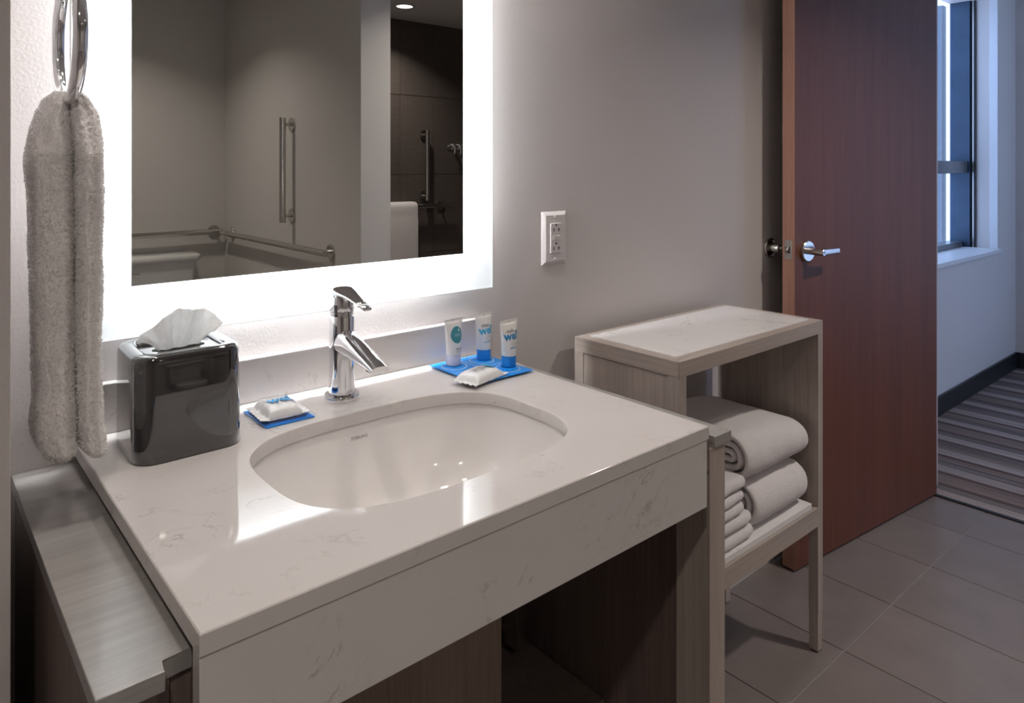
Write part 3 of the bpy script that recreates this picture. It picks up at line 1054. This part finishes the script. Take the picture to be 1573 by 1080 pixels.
text('lettering', 'cleanse', 0.0105, lambda x, y: (-0.009 + x, 0.0125 + y, 0.0044 + hg1(0, 0.012) * 0.94 + 0.001), M['grey_ink'], s1)
text('lettering', 'cleansing bar', 0.0062, lambda x, y: (0.004 + x, -0.023 + y, 0.0044 + hg1(0, 0.020) * 0.94 + 0.001), M['grey_ink'], s1)

# large blue tray with four circled places
bx0, bx1, by0, by1 = 0.806, 0.9455, -0.201, -0.037
d2 = thing('amenity_tray', 'square blue tray with four circled places holding tubes and soap', 'tray', ((bx0 + bx1) / 2, (by0 + by1) / 2, ZC))
box('acrylic_base', bx0, bx1, by0, by1, ZC + 0.0003, ZC + 0.004, M['acrylic'], d2, 0.0006)
mxx, myy = (bx0 + bx1) / 2, (by0 + by1) / 2
box('divider', mxx - 0.0012, mxx + 0.0012, by0 + 0.003, by1 - 0.003, ZC + 0.0041, ZC + 0.0050, M['ring_ink'], d2, 0)
box('divider', bx0 + 0.003, bx1 - 0.003, myy - 0.0012, myy + 0.0012, ZC + 0.0041, ZC + 0.0050, M['ring_ink'], d2, 0)
PADZ = ZC + 0.0052
for xa, xb in ((bx0 + 0.002, mxx - 0.0014), (mxx + 0.0014, bx1 - 0.002)):
    for ya, yb in ((by0 + 0.002, myy - 0.0014), (myy + 0.0014, by1 - 0.002)):
        pd = box('blue_pad', xa, xb, ya, yb, ZC + 0.0041, PADZ, M['blue'], d2, 0.0003)
        lathe('circle', ((xa + xb) / 2, (ya + yb) / 2, PADZ), [(0.0262, -0.0002), (0.0260, 0.0005), (0.0238, 0.0005), (0.0236, -0.0002)], M['ring_ink'], pd, 48)

TUBE_W, TUBE_R, CAPH = 0.0178, 0.0146, 0.021


def amenity_tube(label, loc, rz, H, cap_mat, kind):
    t = thing('toiletry_tube', label, 'tube', loc, rz, True, group='toiletry tubes standing on the blue tray')
    lathe('cap', (0, 0, 0), [(0.0140, 0.0003), (0.0146, 0.001), (0.0146, CAPH - 0.001), (0.0142, CAPH), (0.0005, CAPH)], cap_mat, t, 40)

    def sec(z):
        f = (z - CAPH) / (H - CAPH)
        a = TUBE_R - 0.0004 + (0.0262 - TUBE_R) * f ** 1.1
        b = (TUBE_R - 0.0004) * max(0.0, 1 - f ** 1.5) ** 0.8 + 0.0007
        if z > H - 0.006: b = 0.0008
        return a, b
    rings = []
    for k in range(31):
        z = CAPH + 0.0003 + (H - CAPH - 0.0003) * k / 30
        a, b = sec(z)
        rings.append([(a * math.cos(2 * PI * q / 48), b * math.sin(2 * PI * q / 48), z) for q in range(48)])
    tbody = loft('tube_body', rings, M['tube'], t, ang=50)

    def on_tube(cx, z0):
        def fn(x, y):
            z = z0 + y
            a, b = sec(z)
            X = max(-a * 0.985, min(a * 0.985, cx + x))
            Y = -b * math.sqrt(max(0.0, 1 - (X / a) ** 2)) - 0.00035
            return (X, Y, z)
        return fn
    bx = box('seal_notch', -0.0007, 0.0007, -0.0011, 0.0011, H - 0.0055, H - 0.0005, M['pale_ink'], tbody, 0)
    if kind == 'four':
        bm = bmesh.new()
        fn = on_tube(0.0005, CAPH + 0.0400)
        o = bm.verts.new(fn(0, 0))
        rg = []
        for rr in (0.35, 0.7, 1.0):
            rg.append([bm.verts.new(fn(0.0150 * rr * math.cos(2 * PI * q / 40), 0.0165 * rr * math.sin(2 * PI * q / 40))) for q in range(40)])
        for q in range(40):
            bm.faces.new((o, rg[0][q], rg[0][(q + 1) % 40]))
            for a_, b_ in zip(rg, rg[1:]):
                bm.faces.new((a_[q], b_[q], b_[(q + 1) % 40], a_[(q + 1) % 40]))
        from_bm('teal_disc', bm, M['teal_ink'], tbody, ang=80)
        g = lambda cx, z0: (lambda x, y: (lambda p: (p[0], p[1] - 0.0003, p[2]))(on_tube(cx, z0)(x, y)))
        text('lettering', '4', 0.0095, g(0.0060, CAPH + 0.0450), M['white_ink'], tbody, 0.0001)
        text('lettering', 'shampoo for\nnormal hair', 0.0030, g(0.0015, CAPH + 0.0400), M['white_ink'], tbody)
        text('lettering', 'Bergh', 0.0065, on_tube(0.0015, CAPH + 0.0110), M['grey_ink'], tbody, shear=0.4)
        text('lettering', 'hair care', 0.0038, on_tube(0.0020, CAPH + 0.0065), M['grey_ink'], tbody)
    else:
        ink = M['cyan_ink'] if kind == 'rinse' else M['blue_ink']
        text('lettering', kind, 0.0105, on_tube(-0.0035, CAPH + 0.0465), M['grey_ink'], tbody, 0.00015)
        text('lettering', 'well', 0.0230, on_tube(0.0000, CAPH + 0.0325), ink, tbody, 0.0007)
        text('lettering', 'healthy\nmoisturizing\nformula', 0.0036, on_tube(0.0010, CAPH + 0.0275), M['pale_ink'], tbody)
        text('lettering', 'conditioner' if kind == 'rinse' else 'shampoo', 0.0050, on_tube(0.0010, CAPH + 0.0155), ink, tbody, 0.0001)
    return t


TZ = PADZ + 0.0007
amenity_tube('white tube with teal circle and pale lavender cap', (0.846, -0.069, TZ), R(8), 0.092, M['tube_cap'], 'four')
amenity_tube('white tube reading rinse well with blue cap', (0.9185, -0.075, TZ), R(8), 0.094, M['blue_cap'], 'rinse')
amenity_tube('white tube reading suds well with blue cap', (0.925, -0.147, TZ), R(6), 0.091, M['blue_cap'], 'suds')
s2, hg2 = soap_pack('wrapped_soap', 'white wrapped soap lying on the blue tray in front of the tubes', (0.829, -0.176, PADZ + 0.0008), R(14), 0.078, 0.054, 0.015, 8.0)
text('lettering', 'well', 0.022, lambda x, y: (-0.006 + x, -0.008 + 1.2 * y, 0.0046 + hg2(x - 0.006, 1.2 * y - 0.008) * 0.94 + 0.001), M['grey_ink'], s2, 0.0002)
bm = bmesh.new()
bm.faces.new([bm.verts.new((0.026 + 0.009 * math.cos(2 * PI * q / 28), -0.001 + 0.013 * math.sin(2 * PI * q / 28), 0.0046 + hg2(0.024 + 0.009 * math.cos(2 * PI * q / 28), 0.012) * 0.94 + 0.0012)) for q in range(28)])
from_bm('blue_mark', bm, M['cyan_ink'], s2)

# ================================================================== OUTLET
ot = thing('wall_outlet', 'white two-socket wall outlet to the right of the mirror', 'outlet', (1.190, 0, 1.11))
ox0, ox1, oz0, oz1 = 1.1505, 1.2303, 1.0475, 1.1735
bm = bmesh.new()
bm_loft(bm, [[(x, y, z) for x, z in ((ox0 + e, oz0 + e), (ox1 - e, oz0 + e), (ox1 - e, oz1 - e), (ox0 + e, oz1 - e))] for e, y in ((0, -0.0004), (0.0005, -0.002), (0.008, -0.0075), (0.009, -0.0078))], True, True)
from_bm('cover_plate', bm, M['plate'], ot, ang=20, flat=True)
ins = box('socket_face', 1.1725, 1.2075, -0.0105, -0.0078, 1.076, 1.1455, M['plate'], ot, 0.0008)
for zc_ in (1.1305, 1.0865):
    box('slot', 1.1812, 1.1831, -0.0112, -0.0104, zc_ - 0.0040, zc_ + 0.0040, M['slot'], ins, 0)
    box('slot', 1.1970, 1.1988, -0.0112, -0.0104, zc_ - 0.0045, zc_ + 0.0045, M['slot'], ins, 0)
    box('slot', 1.1987, 1.2030, -0.0109, -0.0104, zc_ - 0.0008, zc_ + 0.0008, M['slot'], ins, 0)
    lathe('ground_hole', (1.1900, -0.0104, zc_ + 0.0110), [(0.0025, 0), (0.0025, -0.0005), (0.0003, -0.0005)], M['slot'], ins, 16, 'y')
box('test_button', 1.1790, 1.1895, -0.0118, -0.0104, 1.1055, 1.1165, M['plate'], ins, 0.0005)
box('reset_button', 1.1908, 1.2010, -0.0118, -0.0104, 1.1055, 1.1165, M['plate'], ins, 0.0005)
for zc_ in (1.1610, 1.0610):
    lathe('screw', (1.1885, -0.0077, zc_), [(0.0035, 0), (0.0033, -0.0010), (0.0005, -0.0015)], M['white_trim'], ot, 20, 'y')

# ================================================================== TOWEL RING AND TOWEL
RX, RY, RZ, RR, RT = 0.166, -0.174, 1.441, 0.078, 0.0082
tr = thing('towel_ring', 'chrome towel ring mounted on the wall end at the left', 'towel ring', (0.093, RY, RZ))
bm = bmesh.new()
rr = []
for i in range(72):
    a = 2 * PI * i / 72
    c = Vector((RX, RY + RR * math.sin(a), RZ - RR * math.cos(a)))
    ra = Vector((0, math.sin(a), -math.cos(a)))
    rr.append([c + ra * (RT * math.cos(2 * PI * k / 20)) + Vector((1, 0, 0)) * (RT * math.sin(2 * PI * k / 20)) for k in range(20)])
vr = [[bm.verts.new(p) for p in r] for r in rr]
for i in range(72):
    for k in range(20):
        bm.faces.new((vr[i][k], vr[(i + 1) % 72][k], vr[(i + 1) % 72][(k + 1) % 20], vr[i][(k + 1) % 20]))
from_bm('ring', bm, M['chrome'], tr)
lathe('post', (0.0935, RY, RZ + RR), [(0.009, 0.0), (0.009, 0.078), (0.007, 0.081), (0.0005, 0.082)], M['chrome'], tr, 24, 'x')
lathe('wall_plate', (0.0935, RY, RZ + RR), [(0.027, 0.0), (0.027, 0.007), (0.025, 0.009), (0.009, 0.009)], M['chrome'], tr, 40, 'x')


def interp(tab, z):
    if z >= tab[0][0]: return tab[0][1]
    for (a, x), (b_, y) in zip(tab, tab[1:]):
        if z >= b_:
            f = (a - z) / (a - b_)
            f = f * f * (3 - 2 * f) * 0.4 + f * 0.6
            return x + (y - x) * f
    return tab[-1][1]


def px_tab(pts):
    return [(p.z, p.x) for p in (on_y(RY, u, v) for u, v in pts)]


LL = px_tab([(86, 142), (70, 152), (58, 178), (47, 222), (43, 250), (49, 330), (50, 400), (53, 500), (55, 600), (50, 660), (56, 682), (70, 700), (86, 708)])
LR = px_tab([(102, 142), (106, 150), (108, 170), (112, 222), (112, 300), (113, 400), (114, 520), (117, 640), (119, 672), (114, 690), (104, 702), (92, 708)])
RL = px_tab([(106, 148), (105, 160), (107, 200), (109, 300), (110, 400), (111, 520), (114, 640), (118, 676), (126, 687), (138, 693)])
RRt = px_tab([(122, 146), (133, 153), (145, 180), (152, 226), (152, 300), (149, 400), (148, 520), (150, 625), (154, 655), (154, 680), (148, 690), (140, 693)])


def lobe(bm, tl, trr, z1, z0, dep, yoff, seed, nz=170, n=110):
    rings = []
    for k in range(nz + 1):
        z = z1 + (z0 - z1) * k / nz
        f = k / nz
        xl, xr = interp(tl, z), interp(trr, z)
        hw = max((xr - xl) / 2, 0.0012)
        dp = dep * (0.45 + 0.55 * min(1, f * 6)) * min(1.0, math.sqrt(max(0.0, (1 - f) * 30)) * 0.75 + 0.25)
        xc = (xl + xr) / 2
        r = []
        for p, q in sup(1, 1, 2.7, n):
            rip = 1 + 0.045 * math.sin(6 * q + seed + z * 8) + 0.02 * math.sin(9 * p + 2 * seed + 0.8 * math.sin(z * 11))
            P = Vector((xc + p * hw * (0.5 + 0.5 * rip), RY + yoff + q * dp * (1 + 0.05 * math.sin(5.5 * p + seed + 0.7 * math.sin(z * 9))), z))
            nr = Vector((p, q, 0)).normalized()
            P += nr * (0.0026 * noise.noise(Vector((P.x * 60, P.y * 60, z * 26 + seed))) + 0.0030 * noise.noise(P * 420))
            r.append(P)
        rings.append(r)
    bm_loft(bm, rings)


ht = thing('hanging_towel', 'white terry hand towel hanging through the chrome ring', 'towel', (RX, RY, 0.9))
bm = bmesh.new()
zb1 = on_y(RY, 86, 708).z
zb2 = on_y(RY, 140, 693).z
lobe(bm, LL, LR, on_y(RY, 95, 141).z, zb1, 0.052, 0.012, 1.0)
lobe(bm, RL, RRt, on_y(RY, 117, 144).z, zb2, 0.050, -0.004, 5.0)
tcl = from_bm('towel_cloth', bm, M['terry'], ht, ang=180)
pile(tcl, 60000, 0.0021, 0.0006, M['terry_pile'], 4, ht)

# ================================================================== TOWEL CABINET
CL, CR, CF, CB, CZ = 1.232, 1.862, -0.332, -0.030, 0.8735
PT = 0.026
tc_ = thing('towel_cabinet', 'small grey-brown wooden stand with stone top holding white towels', 'cabinet', ((CL + CR) / 2, (CF + CB) / 2, 0))
SH = 0.334
FH = 0.034
for x0, x1, side in ((CL, CL + PT, -1), (CR - PT, CR, 1)):
    p = box('side_panel', x0 + 0.003, x1 - 0.003, CF + 0.030, CB - 0.028, SH + 0.054, CZ - FH, M['wood_z'], tc_, 0.0006)
    box('side_post', x0, x1, CF, CF + 0.0296, SH, CZ - FH + 0.0001, M['wood_z'], p, 0.0008)
    box('side_post', x0, x1, CB - 0.0276, CB, SH, CZ - FH + 0.0001, M['wood_z'], p, 0.0008)
    box('bottom_rail', x0, x1, CF + 0.030, CB - 0.028, SH, SH + 0.0535, M['wood_y'], p, 0.0008)
# mitred top frame: four strips
def miter(a, b_, c, d):
    return prism('top_rail', [a, b_, c, d], CZ - FH + 0.0004, CZ, M['wood_x'], tc_, 0.0006)


g = 0.0003
i0, i1, j0, j1 = CL + 0.030, CR - 0.030, CF + 0.028, CB - 0.026
prism('top_rail', [(CL + g, CF), (CR - g, CF), (i1 - g, j0), (i0 + g, j0)], CZ - FH + 0.0004, CZ, M['wood_x'], tc_, 0.0006)
prism('top_rail', [(CL + g, CB), (i0 + g, j1), (i1 - g, j1), (CR - g, CB)], CZ - FH + 0.0004, CZ, M['wood_x'], tc_, 0.0006)
prism('top_rail', [(CL, CF + g), (i0, j0 + g), (i0, j1 - g), (CL, CB - g)], CZ - FH + 0.0004, CZ, M['wood_y'], tc_, 0.0006)
prism('top_rail', [(CR, CF + g), (CR, CB - g), (i1, j1 - g), (i1, j0 + g)], CZ - FH + 0.0004, CZ, M['wood_y'], tc_, 0.0006)
box('stone_top', i0 - 0.002, i1 + 0.002, j0 - 0.002, j1 + 0.002, CZ - 0.012, CZ + 0.0025, M['quartz2'], tc_, 0.001)
sh = box('shelf', CL + PT, CR - PT, CF + 0.004, CB - 0.004, SH + 0.004, SH + 0.050, M['wood_x'], tc_, 0.001)
box('shelf_rail', CL + PT, CR - PT, CF, CF + 0.0038, SH, SH + 0.050, M['wood_x'], sh, 0.0008)
box('stone_inset', CL + PT + 0.006, CR - PT - 0.022, CF + 0.006, CB - 0.02, SH + 0.0505, SH + 0.0660, M['quartz2'], sh, 0.0012)
for x0, x1 in ((CL, CL + PT), (CR - PT, CR)):
    for y0, y1 in ((CF, CF + 0.026), (CB - 0.026, CB)):
        lg = box('leg', x0, x1, y0, y1, 0.1045, SH - 0.0005, M['wood_z'], tc_, 0.0008)
        box('foot_sleeve', x0 + 0.0008, x1 - 0.0008, y0 + 0.0008, y1 - 0.0008, 0.004, 0.104, M['wood_z'], lg, 0.0008)
        box('foot_pad', x0 + 0.004, x1 - 0.004, y0 + 0.004, y1 - 0.004, 0.0003, 0.0042, M['slot'], lg, 0)


def folded(name, label, x0, x1, yf, yb, z0, H, layers, group, seed, droop=0.0):
    """nested U folds with the rounded nose to the front"""
    t = thing(name, label, 'towel', ((x0 + x1) / 2, (yf + yb) / 2, z0), group=group)
    bm = bmesh.new()
    th = H / (2 * layers)
    xc, hw = (x0 + x1) / 2, (x1 - x0) / 2
    zc_ = z0 + H / 2
    for k in range(layers):
        r = H / 2 - th * (k + 0.5)
        y_n = yf + H / 2
        back = yb - 0.004 * k - 0.006 * abs(noise.noise(Vector((seed, k, 1))))
        path = []
        nb = 16
        for q in range(nb + 1): path.append((back + (y_n - back) * q / nb, zc_ - r))
        na = 12
        for q in range(1, na): path.append((y_n - r * math.sin(PI * q / na), zc_ - r * math.cos(PI * q / na)))
        for q in range(nb + 1): path.append((y_n + (back - y_n) * q / nb, zc_ + r))
        rings = []
        for i, (y, z) in enumerate(path):
            a = path[max(i - 1, 0)]; b_ = path[min(i + 1, len(path) - 1)]
            ty, tz = b_[0] - a[0], b_[1] - a[1]
            l = math.hypot(ty, tz) or 1
            ny, nz = -tz / l, ty / l
            w_ = hw * (1 - 0.02 * k) + 0.004 * noise.noise(Vector((seed, i * 0.15, k)))
            sec = []
            endf = 0.8 if i in (0, len(path) - 1) else 1.0
            for p, q in sup(1, 1, 3.6, 72):
                d = q * th * 0.53 * endf
                P = Vector((xc + p * w_, y + ny * d, z + nz * d))
                P.z += 0.0022 * noise.noise(Vector((P.x * 18 + seed, P.y * 18, seed)))
                P.y += 0.0022 * noise.noise(Vector((P.x * 22 + seed, 7.0, P.z * 22)))
                fx = (P.x - x0) / (x1 - x0)
                P.z -= droop * max(0.0, fx - 0.25) ** 2 * (P.z - z0) / H
                P += Vector((0, ny, nz)) * (q * 0.0011 * noise.noise(P * 300))
                P.z = max(P.z, z0 + 0.0004)
                sec.append(P)
            rings.append(sec)
        bm_loft(bm, rings)
    from_bm('towel_cloth', bm, M['terry2'], t, ang=180)
    return t


SZ = SH + 0.0665
names5 = ['lowest', 'second lowest', 'middle', 'second highest', 'topmost']
zz = SZ
for k, hgt_ in enumerate((0.034, 0.034, 0.028, 0.027, 0.032)):
    folded('folded_towel', names5[k] + ' of the five small folded white towels on the shelf', 1.285, (1.545, 1.535, 1.505, 1.502, 1.510)[k], -0.322, -0.09, zz, hgt_, 1, 'small folded towels on the cabinet shelf', 2.0 + k)
    zz += hgt_ + 0.0006
folded('bath_towel', 'large folded white bath towel lying directly on the shelf', 1.552, 1.806, -0.326, -0.045, SZ, 0.122, 3, 'large folded bath towels in the cabinet', 11.0, 0.02)
folded('bath_towel', 'large folded white bath towel on top of the other towels', 1.515, 1.806, -0.326, -0.040, SZ + 0.1226, 0.118, 3, 'large folded bath towels in the cabinet', 17.0, 0.045)


# ================================================================== SEEN IN THE MIRROR
def grab_bar(label, a, b_, wall, r=0.0165, off=0.055, pad=0.035):
    """straight bar with two stand-offs; wall = direction from bar to wall"""
    a, b_, w_ = Vector(a), Vector(b_), Vector(wall)
    t = thing('grab_bar', label, 'grab bar', tuple((a + b_) / 2 + w_ * off), group='steel grab bars')
    tube('bar', [a, b_], r, M['steel'], t, 24)
    d = (b_ - a).normalized()
    for p in (a + d * pad, b_ - d * pad):
        tube('stand_off', [p, p + w_ * (off - 0.001)], 0.009, M['steel'], t, 16)
        tube('flange', [p + w_ * (off - 0.009), p + w_ * (off - 0.001)], 0.037, M['steel'], t, 28)
    return t


grab_bar('horizontal steel grab bar above the toilet tank, seen in the mirror', (0.66, YB + 0.056, 0.872), (1.565, YB + 0.056, 0.872), (0, -1, 0))
grab_bar('long horizontal steel grab bar on the partition wall, seen in the mirror', (1.545, -3.42, 0.868), (1.545, -1.99, 0.868), (1, 0, 0), pad=0.05)
grab_bar('vertical steel grab bar on the partition wall, seen in the mirror', (1.545, -2.49, 0.985), (1.545, -2.49, 1.540), (1, 0, 0))
grab_bar('horizontal steel grab bar in the tiled shower, seen in the mirror', (2.40, YB + 0.056, 0.975), (3.37, YB + 0.056, 0.975), (0, -1, 0), pad=0.09)
grab_bar('vertical steel grab bar on dark shower tile, seen in the mirror', (3.124, YB + 0.058, 1.020), (3.124, YB + 0.058, 1.565), (0, -1, 0))
# bath towel over the shower bar
t = thing('bar_towel', 'white towel folded over the shower grab bar, seen in the mirror', 'towel', (2.86, YB + 0.056, 0.4))
bm = bmesh.new()
rings = []
path = [(YB + 0.026, 0.50), (YB + 0.026, 0.80), (YB + 0.026, 0.975)] + [(YB + 0.056 - 0.030 * math.cos(PI * q / 8), 0.975 + 0.030 * math.sin(PI * q / 8)) for q in range(1, 8)] + \
       [(YB + 0.086, 0.975), (YB + 0.088, 0.93), (YB + 0.088, 0.90), (YB + 0.092, 0.88), (YB + 0.092, 0.7), (YB + 0.092, 0.45)]
for i, (y, z) in enumerate(path):
    a = path[max(i - 1, 0)]; b_ = path[min(i + 1, len(path) - 1)]
    ty, tz = b_[0] - a[0], b_[1] - a[1]
    l = math.hypot(ty, tz)
    ny, nz = -tz / l, ty / l
    rings.append([(2.86 + p * 0.155, y + ny * q * 0.0115, z + nz * q * 0.0115) for p, q in sup(1, 1, 4, 40)])
bm_loft(bm, rings)
from_bm('towel_cloth', bm, M['terry2'], t, ang=80)
# hook rack in the shower
t = thing('hook_rack', 'small chrome hook rack on dark shower tile, seen in the mirror', 'hook rack', (3.44, YB, 1.43))
box('back_plate', 3.35, 3.53, YB - 0.0004, YB + 0.006, 1.415, 1.455, M['chrome'], t, 0.002)
for x in (3.385, 3.445, 3.505):
    tube('hook', [(x, YB + 0.006, 1.455), (x, YB + 0.04, 1.45), (x, YB + 0.06, 1.43), (x, YB + 0.062, 1.40), (x, YB + 0.05, 1.385)], [0.016, 0.013, 0.012, 0.012, 0.010], M['chrome'], t, 16)

# toilet
tl_ = thing('toilet', 'white toilet with boxy tank against the rear wall, seen in the mirror', 'toilet', (1.143, YB + 0.35, 0))
def slab_loft(name, secs, parent, mat='toilet'):
    return loft(name, [[(x, y, z) for x, y in rrect(a, b_, c, d, r, 6)] for a, b_, c, d, r, z in secs], M[mat], parent, ang=50)


TX = 1.143
tk = slab_loft('tank', [(TX - 0.20, TX + 0.20, YB + 0.015, YB + 0.20, 0.03, 0.40), (TX - 0.225, TX + 0.225, YB + 0.012, YB + 0.215, 0.03, 0.70), (TX - 0.23, TX + 0.23, YB + 0.012, YB + 0.217, 0.03, 0.722)], tl_)
slab_loft('tank_lid', [(TX - 0.240, TX + 0.240, YB + 0.008, YB + 0.228, 0.03, 0.7225), (TX - 0.247, TX + 0.247, YB + 0.006, YB + 0.234, 0.034, 0.732), (TX - 0.247, TX + 0.247, YB + 0.006, YB + 0.234, 0.034, 0.752), (TX - 0.238, TX + 0.238, YB + 0.012, YB + 0.226, 0.03, 0.760)], tl_)
tube('flush_lever', [(TX - 0.17, YB + 0.218, 0.67), (TX - 0.17, YB + 0.235, 0.67), (TX - 0.10, YB + 0.240, 0.665)], 0.008, M['chrome'], tk)
rings = []
for a, b_, yc, z in ((0.11, 0.20, 0.36, 0.001), (0.105, 0.19, 0.36, 0.10), (0.12, 0.21, 0.38, 0.22), (0.17, 0.25, 0.43, 0.33), (0.185, 0.265, 0.445, 0.385), (0.18, 0.26, 0.445, 0.392)):
    rings.append([(TX + x, YB + yc + y, z) for x, y in sup(a, b_, 2.3, 48)])
loft('bowl', rings, M['toilet'], tl_, ang=60)
rings = []
for s, z in ((0.97, 0.3925), (1.0, 0.398), (1.0, 0.412), (0.96, 0.424), (0.3, 0.428)):
    rings.append([(TX + x * s, YB + 0.447 + y * s, z) for x, y in sup(0.187, 0.235, 2.4, 48)])
loft('seat_lid', rings, M['toilet'], tl_, ang=60)
